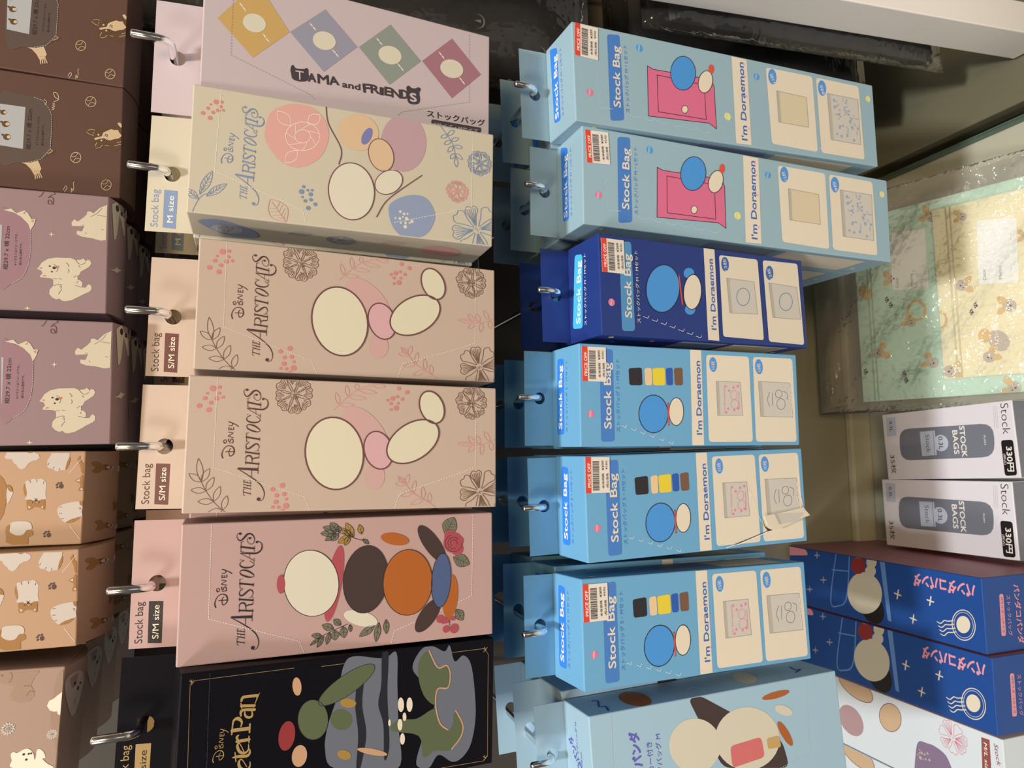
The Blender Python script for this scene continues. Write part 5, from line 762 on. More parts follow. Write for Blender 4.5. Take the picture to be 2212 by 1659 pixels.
def hang_box(name, label, cardname, W, H, D, tabw, tabz, holez, hr, front=(), top=(), side=(), bottom=(), left=(), group=None, kx=0.0, bulge=0.0, lean=0.0):
    """a carton that hangs from a rod by the holed tab on its back; origin at the middle of the front top edge"""
    t = thing(name, label, 'box', group)
    cm = card(cardname)
    b = MB(); b.box(W, D, H, (0, D / 2, -H / 2), cm, 0.0009)
    if bulge:                                   # a full box: its bottom flap bows outwards
        bz = lambda y: -H + 0.0002 - bulge * math.sin(math.pi * min(1, max(0, y / D)))
        ys = [D * k / 12 for k in range(13)]; w2 = W / 2 - 0.0004
        b.mesh_part([(sx * w2, y, bz(y)) for y in ys for sx in (-1, 1)], [(2 * k, 2 * k + 1, 2 * k + 3, 2 * k + 2) for k in range(12)], cm, True)
        for sx in (-1, 1): b.face([(sx * w2, y, bz(y)) for y in ys], cm)
    e = 6; cf = (-W / 2 * 1e4 + e, -H * 1e4 + e, W / 2 * 1e4 - e, -e)
    Print(b, f_front(), clip=cf).items([i for i in front if i[0] not in TEXTOPS])
    if side: Print(b, f_side(W / 2), clip=(e, -H * 1e4 + e, D * 1e4 - e, -e)).items(side)
    if left: Print(b, lambda u, v, o: (-W / 2 - o, u, v), clip=(e, -H * 1e4 + e, D * 1e4 - e, -e)).items(left)
    if bottom: Print(b, (lambda u, v, o: (u, v, bz(v) - o - 0.0002)) if bulge else f_bot(-H), clip=(-W / 2 * 1e4 + e, e, W / 2 * 1e4 - e, D * 1e4 - e)).items(bottom)
    if top: Print(b, f_top(), clip=(-W / 2 * 1e4 + e, e, W / 2 * 1e4 - e, D * 1e4 - e)).items([i for i in top if i[0] not in TEXTOPS])
    b.build('carton', t)
    tb = MB(); hole_tab(tb, tabw, -0.012, tabz, kx, holez, hr, D + 0.0006, cm, lean=lean)
    tab = tb.build('header_tab', t)
    letter(t, front, f_front(), cf); letter(t, top, f_top(), None)
    return t, tab
POSE = {
 'cream': (0.19549, 0.47585, 0.04495, 0.00674, -0.00633, 0.02439),
 'beige1': (0.09691, 0.48103, 0.03914, 0.06279, 0.01411, 0.01646),
 'beige2': (0.00825, 0.4761, 0.04274, 0.04009, 0.02141, 0.02069),
 'pink': (-0.08284, 0.48047, 0.04437, 0.05123, 0.00501, 0.0113),
 'pan': (-0.16729, 0.46518, 0.04203, 0.1434, -0.00205, 0.0302),
 'd1': (0.29431, 0.47852, -0.2252, 0.0596, -0.02398, -0.03211),
 'd2': (0.21549, 0.48666, -0.23454, 0.0355, -0.00805, 0.00892),
 'd3': (0.12514, 0.47102, -0.23901, 0.1057, 0.01591, -0.00417),
 'd4': (0.04193, 0.48209, -0.22526, 0.05377, -0.01233, 0.00428),
 'd5': (-0.04278, 0.47939, -0.22666, 0.06515, -0.00282, -0.01434),
 'd6': (-0.13136, 0.47727, -0.22049, 0.05964, 0.04108, 0.01208),
 'd7': (-0.23026, 0.48384, -0.22884, -0.00417, 0.05658, -0.02953),
 'tama': (0.28149, 0.47914, 0.03983, 0.08436, -0.00829, 0.01653),
 'b1': (0.30219, 0.53583, 0.29392, 0.0258, -0.00388, 0.0122),
 'b2': (0.21876, 0.53334, 0.29402, 0.03834, -0.01179, -0.00381),
 's1': (0.13267, 0.52255, 0.29719, 0.01289, -0.00563, -0.01155),
 's2': (0.04732, 0.51538, 0.29095, 0.02511, -0.01162, -0.00839),
 'c1': (-0.02368, 0.54735, 0.308, -0.04046, -0.01078, 0.00743),
 'c2': (-0.08794, 0.53571, 0.3064, -0.04677, -0.03784, -0.00483),
 'g1': (-0.15944, 0.52037, 0.31188, -0.00191, -0.00126, 0.03901),
 'white1': (0.006, 0.543, -0.77, 0.0, 0.04, 0.0),
 'white2': (-0.0824, 0.551, -0.77, 0.0, 0.016, 0.0),
 'panda1': (-0.168, 0.5215, -0.675, 0.0, 0.0, 0.0),
 'panda2': (-0.2433, 0.517, -0.675, 0.0, 0.0, 0.0),
 'cat': (-0.3245, 0.5204, -0.685, 0.0, 0.0, 0.0),
 'bag': (0.21, 0.775, -0.722, -1.229, 0.0, 0.0),
}
WA, HA = 0.08450, 0.20242
W1, H1, W2, H2, DD = 0.07976, 0.32550, 0.07800, 0.21217, 0.04650
DA = 0.0487
WALL = 0.80
SHELF = -0.825
STEP = 0.0515
def rel(x, y, z): return EYE + Vector((x, y, z))

# ------------------------------------------------------------------ the setting
wallm = mat('painted_panel', (150, 138, 106), 0.38, spec=0.35)
shelfm = mat('painted_shelf', (182, 170, 136), 0.36)
seamm = mat('seam', (30, 34, 28), 0.6)
shadem = mat('shaded_wall', (58, 52, 42), 0.5)  # upper wall: deep shade behind the boxes put into its colour
b = MB(); b.box(3.4, 0.03, 0.80, (0, WALL + 0.015, 0.40), wallm, 0); b.box(3.4, 0.03, 1.70, (0, WALL + 0.0152, 1.65), shadem, 0); structure(b.build('wall_back'))
b = MB(); b.box(3.4, 3.6, 0.04, (0, -0.96, -0.02), mat('floor_tile', (218, 206, 184), 0.3), 0); structure(b.build('floor'))
b = MB(); b.box(1.2, 0.012, 0.036, (-0.22, WALL - 0.006, EYE.z + SHELF + 0.018), shelfm, 0.003); structure(b.build('trim_1'))
t = thing('shelf_board', 'cream painted lower shelf board under the flat boxes and the bubble-wrap bag', 'shelf', 'lower shelf boards')
b = MB(); b.box(1.16, 0.40, 0.03, (-0.20, WALL - 0.20, EYE.z + SHELF - 0.015), shelfm, 0.002); b.build('board', t)
b = MB(); b.box(1.16, 0.018, 0.40, (-0.20, WALL - 0.385, EYE.z + SHELF - 0.23), shelfm, 0.002); b.build('front_panel', t)
for sx in (-0.76, 0.36): b = MB(); b.box(0.02, 0.36, EYE.z + SHELF - 0.03, (sx, WALL - 0.19, (EYE.z + SHELF - 0.03) / 2), shelfm, 0.001); b.build('support', t)
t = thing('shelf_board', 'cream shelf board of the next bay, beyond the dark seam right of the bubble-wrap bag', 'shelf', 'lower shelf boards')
b = MB(); b.box(0.6, 0.40, 0.03, (0.695, WALL - 0.20, EYE.z + SHELF - 0.015), mat('olive_board', (110, 100, 72), 0.3), 0.002); b.build('board', t)  # same cream board, its shade put in as a darker olive
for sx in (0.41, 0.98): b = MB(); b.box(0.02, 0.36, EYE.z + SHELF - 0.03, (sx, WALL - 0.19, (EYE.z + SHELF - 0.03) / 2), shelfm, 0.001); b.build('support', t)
# low green-edged glass strip standing on the board along the seam
gm = mat('glass_edge', (62, 84, 66), 0.15)
b = MB(); b.box(0.003, 0.36, 0.012, (0.372, WALL - 0.20, EYE.z + SHELF + 0.006), gm, 0.0004); tag(b.build('glass_divider'), 'low green-edged glass divider strip standing along the right end of the lower shelf', 'divider')
# leaning white upright at the right end
t = thing('upright_post', 'white painted upright post at the right end of the display, top corner of the photo', 'post')
t.matrix_world = Matrix.Translation(rel(0.4545, 0.50, -0.65)) @ Matrix.Rotation(-0.060, 4, 'Y')
b = MB(); b.box(0.036, 0.045, 1.6, (0, 0.0225, 0.63), mat('post_paint', (236, 222, 198), 0.3), 0.0012); b.build('column', t)

# ------------------------------------------------------------------ chrome rods
chrome = mat('chrome', (236, 224, 204), 0.16, metal=1.0)
def hook(pos, hz, D, hr, fwd, up, r, label, group, kx=0.0):
    c = pose(pos) @ Vector((kx, D, hz))
    x, z = c.x, c.z + hr - r - 0.0002
    y0 = c.y - fwd
    t = thing('peg_hook', label, 'hook', group); t.location = (x, WALL, z)
    path = [(0, -0.004, 0), (0, y0 + 0.008 - WALL, 0)]
    for k in range(1, 7):
        q = k / 6 * math.radians(84); path.append((0, y0 + 0.008 - WALL - 0.008 * math.sin(q), 0.008 * (1 - math.cos(q))))
    path.append((0, y0 - WALL - 0.0012, up - 0.0012)); n = len(path)
    path.append((0, y0 - WALL - 0.0013, up)); 
    b = MB(); b.tube(path, r, chrome, 18, radii=[r] * n + [r * 0.6]); b.build('rod', t)
    b = MB(); b.box(0.03, 0.005, 0.04, (0, -0.0025, -0.004), chrome, 0.001); b.build('wall_plate', t)
    return t

# ------------------------------------------------------------------ upper row of cartons
GROUP[0] = 'boxes hanging in the upper row'
TABTXT = ART['pink_tab']
def tab_print(tab, ink_name, badge_name, btext_name, words):
    tb = MB()
    for it in TABTXT:
        pr = Print(tb, lambda u, v, o: (u, DA + 0.00033 + (v + 0.012) * LEAN - o, v), 0.00004)
        if it[0] == 'text': pr.item((it[0], ink_name) + tuple(it[2:]))
    tb.build('tab_lettering', tab)
    tb = MB(); pr = Print(tb, lambda u, v, o: (u, DA + 0.00033 + (v + 0.012) * LEAN - o, v), 0.00004)
    for it in TABTXT:
        if it[0] == 'badge': pr.item((it[0], badge_name) + tuple(it[2:]))
        if it[0] == 'btext':
            P = it[3]
            if len(words) < 8: P = [(P[0][0] + 12, P[0][1]), (P[1][0] - 14, P[1][1])]
            pr.item((it[0], btext_name, it[2], P, it[4], words, 1))
    tb.build('size_badge', tab)
LEAN = 0.16
ACC = (0.0828, 0.0306, 0.0152, 0.0053)
hung = []
CREAM_SIDE = [('poly', 'bluewash', 1, [(150, -60), (300, -120), (440, -260), (400, -420), (250, -400), (90, -200)], [], 1), ('flower', 'petal', 2, [(270, -230), (360, -260)], [5], 7, 'full', None),
 ('flower', 'slate', 1, [(250, -980), (330, -1040)], [4], 7, 'full', None), ('leaf', 'slate', 1, [(220, -620), (180, -780)], [40, 4], None, 3), ('leaf', 'rose2', 1, [(220, -1250), (150, -1420)], [50, 4], None, 3), ('poly', 'salmon', 1, [(200, -1560), (330, -1600), (360, -1800), (220, -1850), (130, -1700)], [], 1)]
def upper(key, art, cardname, label, tabinfo):
    t, tab = hang_box('hanging_box', label, cardname, WA, HA, DA, *ACC, front=ART[art], left=CREAM_SIDE if art == 'cream' else (), lean=LEAN)
    t.matrix_world = pose(POSE[key])
    if tabinfo: tab_print(tab, *tabinfo)
    hung.append((key, t)); return t
tb_ = {}
tb_['tama'] = upper('tama', 'tama', 'tamacard', 'pale mauve-pink hanging box with four coloured diamonds and dark lettering', None)
tb_['cream'] = upper('cream', 'cream', 'cream', 'cream hanging box with slate-blue lettering, leaf sprigs and salmon and blue blotches', ('slate', 'slate', 'cream2', 'M size'))
tb_['beige1'] = upper('beige1', 'beige1', 'beige', 'beige hanging box with brown line flowers, hanging directly below the cream box in the photo', ('brown3', 'badgebrown', 'cream2', 'S/M size'))
tb_['pink'] = upper('pink', 'pink', 'pinkcard', 'pink hanging box with black lettering, red rose and stacked white, brown and orange ovals', ('ink', 'black', 'cream2', 'S/M size'))
tb_['pan'] = upper('pan', 'pan', 'nightcard', 'black hanging box with gold frame and gold lettering, green and grey picture', ('gold', 'gold', 'ink', 'M size'))
t = dup(tb_['beige1'], pose(POSE['beige2']), 'beige hanging box with brown line flowers, between another beige box and the pink box'); hung.append(('beige2', t)); tb_['beige2'] = t
def behind(src, key, k, label, skip=('lettering', 'title_lettering'), group=None, dx=0.0):
    p = list(POSE[key]); p[1] += STEP * k; p[0] += dx
    return dup(src, pose(p), label, group, skip)
behind(tb_['cream'], 'cream', 1, 'second cream box on its hook, its tab showing just behind the front cream box', dx=-0.0012)
behind(tb_['cream'], 'cream', 2, 'third cream box on its hook, deep in shadow behind the other two cream boxes', dx=-0.002)
behind(tb_['beige1'], 'beige1', 1, 'beige box second on its hook, behind the beige box next to the cream one', dx=-0.002)
behind(tb_['beige1'], 'beige2', 1, 'beige box second on its hook, behind the beige box next to the pink one', dx=0.002)
behind(tb_['pink'], 'pink', 1, 'pink box hanging second on its hook, behind the front pink box', dx=0.003)
behind(tb_['pan'], 'pan', 1, 'black box hanging second on its hook, behind the front black gold-framed box')
behind(tb_['tama'], 'tama', 1, 'pale mauve-pink box hanging second on its hook, behind the one with four diamonds')
for key, f, lab in (('tama', .021, 'through the tab of the mauve-pink box'), ('cream', .008, 'through the tab of the cream box'), ('beige1', .017, 'through the tab of the beige box beside the cream box'), ('beige2', .013, 'through the tab of the beige box beside the pink box'), ('pink', .0156, 'through the tab of the pink box'), ('pan', .015, 'through the tab of the black box')):
    hook(POSE[key], ACC[2], DA + 0.0043, ACC[3], f * 1.083, 0.0243, 0.0028, 'chrome hook with upturned tip, ' + lab, 'chrome hooks of the upper row')

# ------------------------------------------------------------------ price sticker
def sticker_parts(parent, key):
    q = ART[key][0][3]; ref = ART['STICKER'][0][3]
    a = math.atan2(q[1][1] - q[0][1], q[1][0] - q[0][0])
    st = MB(); w, h = 26.4e-3, 20.7e-3
    st.box(w, 0.00016, h, (w / 2, -0.00045, -h / 2), M('paper'), 0)
    lab = []; band = MB(); bars = MB(); words = MB()
    o = st.build('price_sticker', parent); o.location = (q[0][0] * 1e-4, 0, q[0][1] * 1e-4); o.rotation_euler = (0, -a, 0)
    pb = Print(band, f_front(-0.00054)); pb.poly('bannerred', 1, [(0, 0), (264, 0), (264, -47), (0, -47)])
    bo = band.build('red_band', o)
    rnd = random.Random(8); x = 16; pk = Print(bars, f_front(-0.00054))
    while x < 236:
        wd = rnd.choice((1.6, 1.6, 3.2, 4.8)); pk.poly('ink', 1, [(x, -60), (x + wd, -60), (x + wd, -116), (x, -116)]); x += wd + rnd.choice((2, 2, 3.5, 4.5))
    bars.build('barcode', o)
    pw = Print(words, f_front(-0.00054)); ox, oy = ref[0]
    for it in ART['STICKER'][1:]: pw.item((it[0], it[1], it[2] + 1, [(p[0] - ox, p[1] - oy) for p in it[3]]) + tuple(it[4:]))
    words.build('price_lettering', o)
    return o

# ------------------------------------------------------------------ blue row
GROUP[0] = 'boxes hanging in the blue row'
DACC = (0.0757, 0.0247, 0.0116, 0.0048)
def side_dora(H, dark):
    z = lambda q: -q * H * 1e4
    S = [('poly', 'bluewash', 1, [(60, z(.38)), (400, z(.38)), (400, z(.60)), (60, z(.60))], [], 0), ('poly', 'cream2', 1, [(60, z(.63)), (400, z(.63)), (400, z(.92)), (60, z(.92))], [], 0)]
    for u, v, c in ((70, .06, 'yellowbell'), (250, .12, 'bluebell'), (130, .26, 'pinkbell'), (300, .95, 'yellowbell')): S.append(('dots', c, 1, [(u, z(v))], [22]))
    return S
def blue(key, art, cardname, W, H, label, sticker=True, tearart=None):
    t, tab = hang_box('hanging_box', label, cardname, W, H, DD, *DACC, front=ART[art], top=ART[art + '_top'], side=ART['d7_side'] if art == 'd7' else side_dora(H, 0), left=() if art == 'd7' else side_dora(H, 0))
    t.matrix_world = pose(POSE[key])
    return t
bl = {}
bl['d1'] = blue('d1', 'd1', 'paleblue', W1, H1, 'tall pale blue hanging box with a plain pink panel, topmost of the blue row')
bl['d3'] = blue('d3', 'd3', 'navy', W2, H2, 'navy blue hanging box with white lettering and light blue badge')
bl['d4'] = blue('d4', 'd4', 'skyblue', W2, H2, 'sky-blue hanging box with undamaged front, directly below the navy box in the photo')
bl['d7'] = blue('d7', 'd7', 'aqua', W2 * 1.0, 0.226, 'pale aqua hanging box with violet lettering and large cream ovals beside the sky-blue boxes')
def copy_front(src, key, label):
    return dup(bl[src], pose(POSE[key]), label)
bl['d2'] = copy_front('d1', 'd2', 'tall pale blue hanging box with a plain pink panel, next to the navy box')
bl['d5'] = copy_front('d4', 'd5', 'sky-blue hanging box with torn, open lower front, between two intact sky-blue boxes')
bl['d6'] = copy_front('d4', 'd6', 'sky-blue hanging box between the torn box and the pale aqua box')
DACC7 = DACC
# boxes waiting behind on the same hooks
def behind_blue(src, key, k, label, dx=0.0):
    p = list(POSE[key]); p[1] += (DD + 0.0025) * k; p[0] += dx
    return dup(bl[src], pose(p), label, None, ('lettering', 'price_sticker', 'torn_edge', 'torn_flap'))
for key, src, who, dxs in (('d1', 'd1', 'topmost tall pale blue box', (-.001, .001)), ('d2', 'd1', 'tall pale blue box beside the navy box', (.001, .002)), ('d3', 'd3', 'front navy box', (.001,)), ('d4', 'd4', 'sky-blue box beside the navy box', (-.001, .001)), ('d5', 'd4', 'torn sky-blue box', (.001, -.001)), ('d6', 'd4', 'sky-blue box beside the pale aqua box', (.002, .003)), ('d7', 'd7', 'front pale aqua box', (.003, .004))):
    for k, dx in enumerate(dxs):
        behind_blue(src, key, k + 1, ('second' if k == 0 else 'third') + ' box on its hook, behind the ' + who, dx)
for key in ('d1', 'd2', 'd3', 'd4', 'd5', 'd6'): sticker_parts(bl[key], key + '_sticker')
# the torn flap of the middle sky-blue box
tm = MB(); pt = Print(tm, f_front())
pt.items(ART['d5_torn']); tm.build('torn_edge', bl['d5'])
fl = MB(); F = ART['FLAP'][0][3]; n = len(F); cx = sum(p[0] for p in F) / n; cy = sum(p[1] for p in F) / n
def lift(p): return (p[0] * 1e-4, -0.0010 - max(0, (-p[0] - 90) / 180) * 0.0035, p[1] * 1e-4)
fl.face([lift(p) for p in F], M('cream2')); fl.face([(q[0], q[1] + 0.0004, q[2]) for q in [lift(p) for p in F]], M('white2'))
for i in range(n):
    a, c = lift(F[i]), lift(F[(i + 1) % n]); fl.face([a, c, (c[0], c[1] + 0.0004, c[2]), (a[0], a[1] + 0.0004, a[2])], M('white2'))
pf = Print(fl, lambda u, v, o: tuple(Vector(lift((u * 1e4, v * 1e4))) + Vector((0, -o, 0))))
pf.poly('grey2', 1, [(-140, -1760), (-150, -2080), (-215, -1990), (-225, -1790)])
pf.poly('zipgrey', 2, [(-140, -1760), (-146, -1795), (-222, -1815), (-225, -1790)])
fl.build('torn_flap', bl['d5'])
for key, f, lab in (('d1', .011, 'topmost pale blue box'), ('d2', .012, 'pale blue box beside the navy box'), ('d3', .015, 'navy box'), ('d4', .010, 'sky-blue box beside the navy box'), ('d5', .011, 'torn sky-blue box'), ('d6', .02, 'sky-blue box beside the pale aqua box'), ('d7', .010, 'pale aqua box')):
    hook(POSE[key], DACC[2], DD, DACC[3], f, 0.0205, 0.0025, 'chrome hook with upturned tip, holding the ' + lab, 'chrome hooks of the blue row')

# ------------------------------------------------------------------ dog-print boxes along the top
GROUP[0] = 'dog-print boxes hanging along the top'
HD = 0.2
def dogbox(key, art, cardname, W, D, label, bulge=0.006):
    bot = ART.get(art + '_bot', ())
    t, tab = hang_box('hanging_box', label, cardname, W, HD, D, W * 0.97, 0.0306, 0.0152, 0.0053, front=ART[art], bottom=bot, bulge=bulge)
    t.matrix_world = pose(POSE[key]); return t
dg = {}
dg['b1'] = dogbox('b1', 'brown', 'browncard', .0796, .054, 'brown box printed with a corgi and tennis balls, in the top corner of the photo')
dg['s1'] = dogbox('s1', 'mauvedog', 'mauvecard', .0796, .054, 'mauve box printed with fluffy white dogs, directly beside the brown boxes')
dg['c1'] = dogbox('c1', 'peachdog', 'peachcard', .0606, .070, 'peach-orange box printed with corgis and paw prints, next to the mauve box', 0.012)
dg['g1'] = dogbox('g1', 'greigedog', 'greige', .0796, .054, 'greige box printed with daisies and pale dogs, bottom corner of the photo')
dg['b2'] = dup(dg['b1'], pose(POSE['b2']), 'brown box printed with a corgi and tennis balls, directly beside the mauve box')
dg['s2'] = dup(dg['s1'], pose(POSE['s2']), 'mauve box printed with fluffy white dogs, next to the peach-orange boxes')
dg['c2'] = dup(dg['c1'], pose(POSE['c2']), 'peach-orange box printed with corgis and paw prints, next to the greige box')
for key, src, who, D in (('b1', 'b1', 'brown box in the top corner', .054), ('b2', 'b1', 'brown box beside the mauve one', .054), ('s1', 's1', 'mauve box touching the brown box', .054), ('s2', 's1', 'mauve box beside the peach box', .054), ('c1', 'c1', 'peach box beside the mauve box', .070), ('c2', 'c1', 'peach box beside the greige box', .070), ('g1', 'g1', 'front greige daisy box', .054)):
    for k in (1, 2, 3) if D < .06 else (1, 2):
        p = list(POSE[key]); p[1] += (D + 0.003) * k; p[0] += 0.001 * k
        dup(dg[src], pose(p), ('second', 'third', 'rearmost')[k - 1] + ' box on its hook, behind the ' + who, None, ('lettering',))
    hook(POSE[key], 0.0152, D, 0.0053, .014, 0.0243, 0.0028, 'chrome hook above the photo, holding the ' + who, 'chrome hooks of the dog-print row')

# ------------------------------------------------------------------ boxes lying on the lower shelf
GROUP[0] = 'boxes lying on the lower shelf'
def flatbox(key, name, label, W, L, H, m, sidem=None, topart=(), endart=()):
    t = thing(name, label, 'box'); t.matrix_world = pose(POSE[key])
    b = MB(); b.box(W, L, H, (0, L / 2, -H / 2), m, 0.0008)
    if sidem:
        e = 0.0001
        b.face([(W / 2 + e, 0.001, -0.001), (W / 2 + e, L - 0.001, -0.001), (W / 2 + e, L - 0.001, -H + 0.001), (W / 2 + e, 0.001, -H + 0.001)], sidem)
        b.face([(-W / 2 - e, 0.001, -0.001), (-W / 2 - e, L - 0.001, -0.001), (-W / 2 - e, L - 0.001, -H + 0.001), (-W / 2 - e, 0.001, -H + 0.001)], sidem)
    e = 6; ct = (-W / 2 * 1e4 + e, e, W / 2 * 1e4 - e, L * 1e4 - e); ce = (-W / 2 * 1e4 + e, -H * 1e4 + e, W / 2 * 1e4 - e, -e)
    Print(b, f_top(), clip=ct).items([i for i in topart if i[0] not in TEXTOPS])
    Print(b, f_front(), clip=ce).items([i for i in endart if i[0] not in TEXTOPS])
    b.build('carton', t); letter(t, topart, f_top(), ct); letter(t, endart, f_front(), ce)
    return t
wm = card('whitecard'); graym = mat('grey_end', (118, 114, 112), 0.4)
w1 = flatbox('white1', 'dispenser_box', 'white zip-bag box with grey capsule print lying flat, beside the bubble-wrap bag', .0842, .172, .055, wm, None, ART['white'])
b = MB(); b.box(.083, .0004, .053, (0, -0.0003, -.0277), graym, 0); b.build('grey_end_panel', w1)
dup(w1, pose(POSE['white2']), 'white zip-bag box with grey capsule print lying flat, beside the blue boxes')
pm = card('pandablue')
p1 = flatbox('panda1', 'dispenser_box', 'blue box with pink lettering lying on its side, next to the white zip-bag boxes', .0734, .272, .15, pm, card('pandared'), ART['panda'], ART['panda_end'])
dup(p1, pose(POSE['panda2']), 'blue box with pink lettering lying on its side, next to the pale flower-print box')
c1 = flatbox('cat', 'dispenser_box', 'pale box with pink line flower and brown size label lying next to the blue boxes', .078, .27, .14, card('mistcard'), None, ART['cat'])
p = list(POSE['cat']); p[0] -= .0795; p[1] += .004
dup(c1, pose(p), 'pale flower-print box farthest into the bottom corner of the photo')

# ------------------------------------------------------------------ clear bags and pouches
GROUP[0] = None
def plastic(name, haze=0.10, rough=0.08, scale=60, bump=0.5, tint=(1, 1, 1)):
    m = bpy.data.materials.new(name); m.use_nodes = True; nt = m.node_tree; nt.nodes.clear()
    out = nt.nodes.new('ShaderNodeOutputMaterial'); tr = nt.nodes.new('ShaderNodeBsdfTransparent'); gl = nt.nodes.new('ShaderNodeBsdfGlossy'); df = nt.nodes.new('ShaderNodeBsdfDiffuse')
    tr.inputs[0].default_value = (*tint, 1); gl.inputs['Roughness'].default_value = rough; df.inputs[0].default_value = (.8, .78, .72, 1)
    fr = nt.nodes.new('ShaderNodeFresnel'); fr.inputs['IOR'].default_value = 1.5
    m1 = nt.nodes.new('ShaderNodeMixShader'); m2 = nt.nodes.new('ShaderNodeMixShader'); m1.inputs[0].default_value = haze
    nt.links.new(tr.outputs[0], m1.inputs[1]); nt.links.new(df.outputs[0], m1.inputs[2]); nt.links.new(fr.outputs[0], m2.inputs[0]); nt.links.new(m1.outputs[0], m2.inputs[1]); nt.links.new(gl.outputs[0], m2.inputs[2]); nt.links.new(m2.outputs[0], out.inputs['Surface'])
    tc = nt.nodes.new('ShaderNodeTexCoord'); no = nt.nodes.new('ShaderNodeTexNoise'); no.inputs['Scale'].default_value = scale; no.inputs['Detail'].default_value = 2
    bp = nt.nodes.new('ShaderNodeBump'); bp.inputs['Strength'].default_value = bump; bp.inputs['Distance'].default_value = 0.003
    nt.links.new(tc.outputs['Object'], no.inputs['Vector']); nt.links.new(no.outputs['Fac'], bp.inputs['Height'])
    for k in (fr, gl): nt.links.new(bp.outputs['Normal'], k.inputs['Normal'])
    return m
def sheet(mb, x0, x1, z0, z1, thick, m, nx=26, nz=30, seed=1, amp=0.002, puff=None, skew=0.0, tilt=0.0):
    """a closed, softly crumpled pillow: front and back skins that meet along a flat rim"""
    r = random.Random(seed); ph = [(r.uniform(20, 90), r.uniform(20, 90), r.uniform(0, 6.28), r.uniform(.3, 1)) for _ in range(7)]
    def h(x, z): return sum(a * math.sin(fx * x + fz * z + p) for fx, fz, p, a in ph) / 4
    vs = []
    for side in (-1, 1):
        for j in range(nz + 1):
            for i in range(nx + 1):
                u, v = i / nx, j / nz; x = x0 + (x1 - x0) * u + skew * (v - .5); z = z0 + (z1 - z0) * v
                e = min(u, 1 - u, v, 1 - v); w = min(1, e / .12); w = math.sin(w * math.pi / 2)
                y = side * (0.0003 + thick / 2 * w) + amp * h(x, z) * (0.25 + w) 
                vs.append((x, y, z))
    N = (nx + 1) * (nz + 1); fs = []
    for s in (0, 1):
        for j in range(nz):
            for i in range(nx):
                a = s * N + j * (nx + 1) + i; q = (a, a + 1, a + nx + 2, a + nx + 1); fs.append(q if s == 0 else q[::-1])
    for j in range(nz):
        for i in (0, nx):
            a = j * (nx + 1) + i; fs.append((a, a + nx + 1, a + N + nx + 1, a + N))
    for i in range(nx):
        for j in (0, nz):
            a = j * (nx + 1) + i; fs.append((a, a + 1, a + N + 1, a + N))
    mb.mesh_part(vs, fs, m, True)
# two flat zip pouches inside one bubble-wrap bag, leaning against the wall
mint = mat('mint_film', (186, 204, 168), 0.25); custard = mat('custard_film', (226, 206, 156), 0.25)
def pouch(key, label, x0, x1, z0, z1, y, m, zipcol):
    t = thing('zip_pouch', label, 'pouch', 'zip pouches in the bubble-wrap bag'); t.matrix_world = pose(POSE['bag'])
    b = MB(); b.box(x1 - x0, 0.003, z1 - z0, ((x0 + x1) / 2, y, (z0 + z1) / 2), m, 0.0012)
    Print(b, f_front(y - 0.0015), clip=(x0 * 1e4 + 10, z0 * 1e4 + 10, x1 * 1e4 - 10, z1 * 1e4 - 10)).items([i for i in ART[key][1:] if i[0] not in TEXTOPS]); b.build('film', t)
    letter(t, ART[key][1:], f_front(y - 0.0015), None)
    z = MB(); zz = z1 - 0.016
    for k in (0, 0.0045): z.tube([(x0 + .001, y - .0018, zz - k), (x1 - .001, y - .0018, zz - k)], 0.0009, zipcol, 8)
    z.build('zip_strip', t); return t
pouch('mint', 'mint green zip pouch printed with corgis inside the bubble-wrap bag, its zip toward the wall', -.152, .092, -.272, -.0585, 0.0035, mint, mat('mint_zip', (150, 168, 136), .2))
pouch('custard', 'custard yellow zip pouch printed with corgis lying on the mint one in the bubble-wrap bag', -.1315, .077, -.276, -.1575, -0.0015, custard, mat('custard_zip', (206, 186, 140), .2))
bb = MB(); sheet(bb, -.166, .122, -.282, -.002, 0.018, plastic('bubble_film', .13, .07, 120, .9), 60, 60, 5, .0026)
o = bb.build('plastic_bag'); o.matrix_world = pose(POSE['bag']) @ Matrix.Translation((0, 0.001, 0)); tag(o, 'clear crinkled plastic bag holding two corgi pouches, leaning between wall and shelf', 'bag')
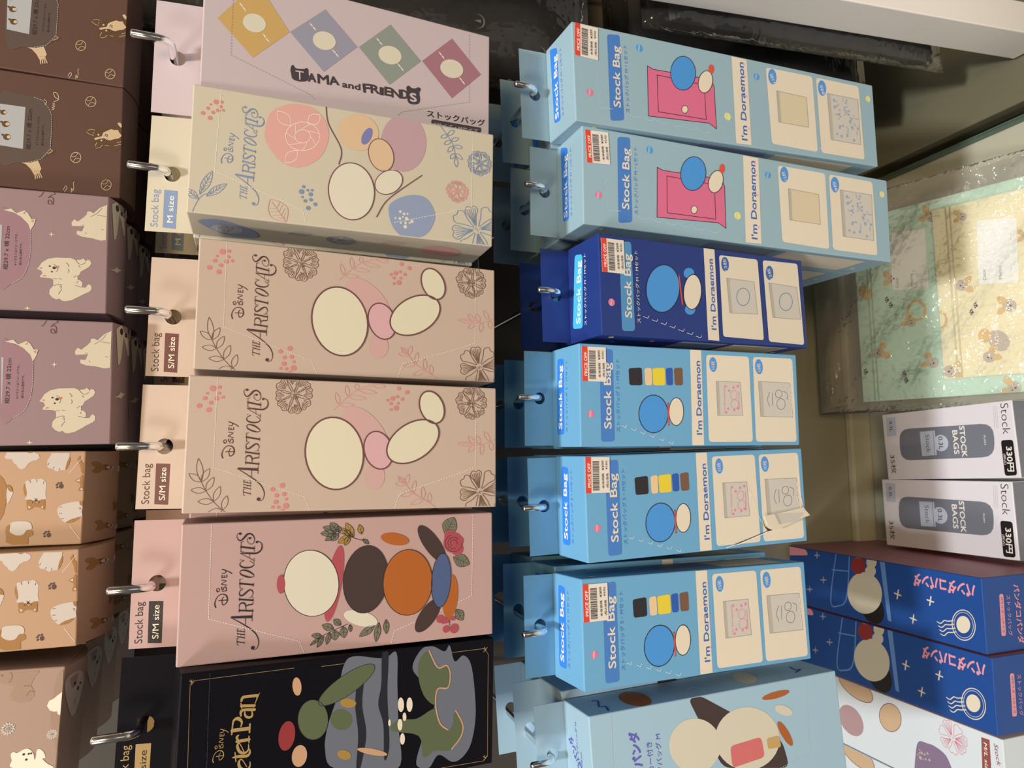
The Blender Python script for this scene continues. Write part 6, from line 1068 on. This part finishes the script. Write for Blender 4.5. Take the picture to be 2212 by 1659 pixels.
# dark pouches and clear bags hanging at the right end, behind the others
cloth = mat('dark_cloth', (26, 26, 32), 0.75); grey_cloth = mat('grey_cloth', (120, 108, 88), 0.85); film = plastic('clear_film', .03, .06, 60, .8)
smile = mat('smile_print', (150, 148, 146), 0.6)
def pouch_bag(x, y, z, w, h, m, seed, label, baglabel, prints=True, rot=0.0, hookx=True):
    W = Matrix.Translation(rel(x, y, z)) @ Matrix.Rotation(rot, 4, 'Y')
    b = MB(); sheet(b, -w / 2, w / 2, -h, -0.012, 0.022, m, 22, 24, seed, .0035)
    if prints:
        pr = Print(b, f_front(-0.0145))
        for i, (u, v) in enumerate(prints):
            pr.to = (lambda dy: (lambda a, c, o: (a, -dy - o, c)))(0.0165)
            pr.stroke2 = None
            A = [(u + 70 * math.cos(q), v + 70 * math.sin(q)) for q in [math.pi * (1.05 + .9 * k / 10) for k in range(11)]]
            b2 = pr
            off = 0.0001
            for k in range(10):
                a, c = A[k], A[k + 1]; wd = 9
                b.face([(a[0] * 1e-4, -0.0166, a[1] * 1e-4), (c[0] * 1e-4, -0.0166, c[1] * 1e-4), (c[0] * 1e-4, -0.0166, c[1] * 1e-4 + .0016), (a[0] * 1e-4, -0.0166, a[1] * 1e-4 + .0016)], smile)
            b.face([((u - 18) * 1e-4, -0.0166, (v - 30) * 1e-4), ((u + 18) * 1e-4, -0.0166, (v - 30) * 1e-4), (u * 1e-4, -0.0166, (v + 30) * 1e-4)], smile)
    o = b.build('cloth_pouch'); o.matrix_world = W; tag(o, label, 'pouch', 'cloth pouches at the right end')
    p = MB(); sheet(p, -w / 2 - .012, w / 2 + .012, -h - .014, 0.02, 0.038, film, 26, 28, seed + 9, .003)
    q = p.build('plastic_bag'); q.matrix_world = W; tag(q, baglabel, 'bag', 'clear bags at the right end'); return o
pouch_bag(.47, .60, .19, .24, .475, cloth, 3, 'black cloth pouch with small white crescent prints in a clear bag beside the diamond box', 'clear bag around the black crescent-print pouch, beside the diamond box', [(-1000, -4300), (-800, -3700), (-1050, -2900), (-200, -4000)])
pouch_bag(.56, .70, -.25, .26, .28, grey_cloth, 8, 'grey-beige cloth pouch hanging in shade between the tall pale blue box and the wall', 'clear bag around the grey-beige cloth pouch, behind the tall pale blue box', None)
pouch_bag(.508, .575, -.36, .17, .365, mat('slate_cloth', (74, 71, 68), .8), 14, 'dark slate cloth pouch hanging low beside the tall pale blue box, behind the white post', 'clear bag with crumpled edge around the dark slate pouch, behind the white post', None, rot=-.055)
pouch_bag(.535, .650, -.36, .235, .33, mat('ink_cloth', (40, 40, 46), .8), 23, 'almost black cloth pouch hanging behind the dark slate pouch beside the tall pale blue box', 'clear bag around the almost black pouch, tucked behind the slate pouch', None, rot=-.03)
for x, y, z, lab in ((.535, .650, -.342, 'almost black pouch bag'), (.47, .60, .208, 'black crescent-print pouch bag'), (.56, .70, -.232, 'grey-beige pouch bag'), (.508, .575, -.342, 'dark slate pouch bag')):
    t = thing('peg_hook', 'plain chrome hook holding up the ' + lab, 'hook', 'plain chrome hooks at the right end'); t.location = rel(x, WALL, z)
    b = MB(); b.tube([(0, -.004, 0), (0, y - WALL - .02, 0), (0, y - WALL - .024, .004), (0, y - WALL - .024, .02)], .0025, chrome, 12); b.build('rod', t)
    b = MB(); b.box(.03, .005, .04, (0, -.0025, -.004), chrome, .001); b.build('wall_plate', t)
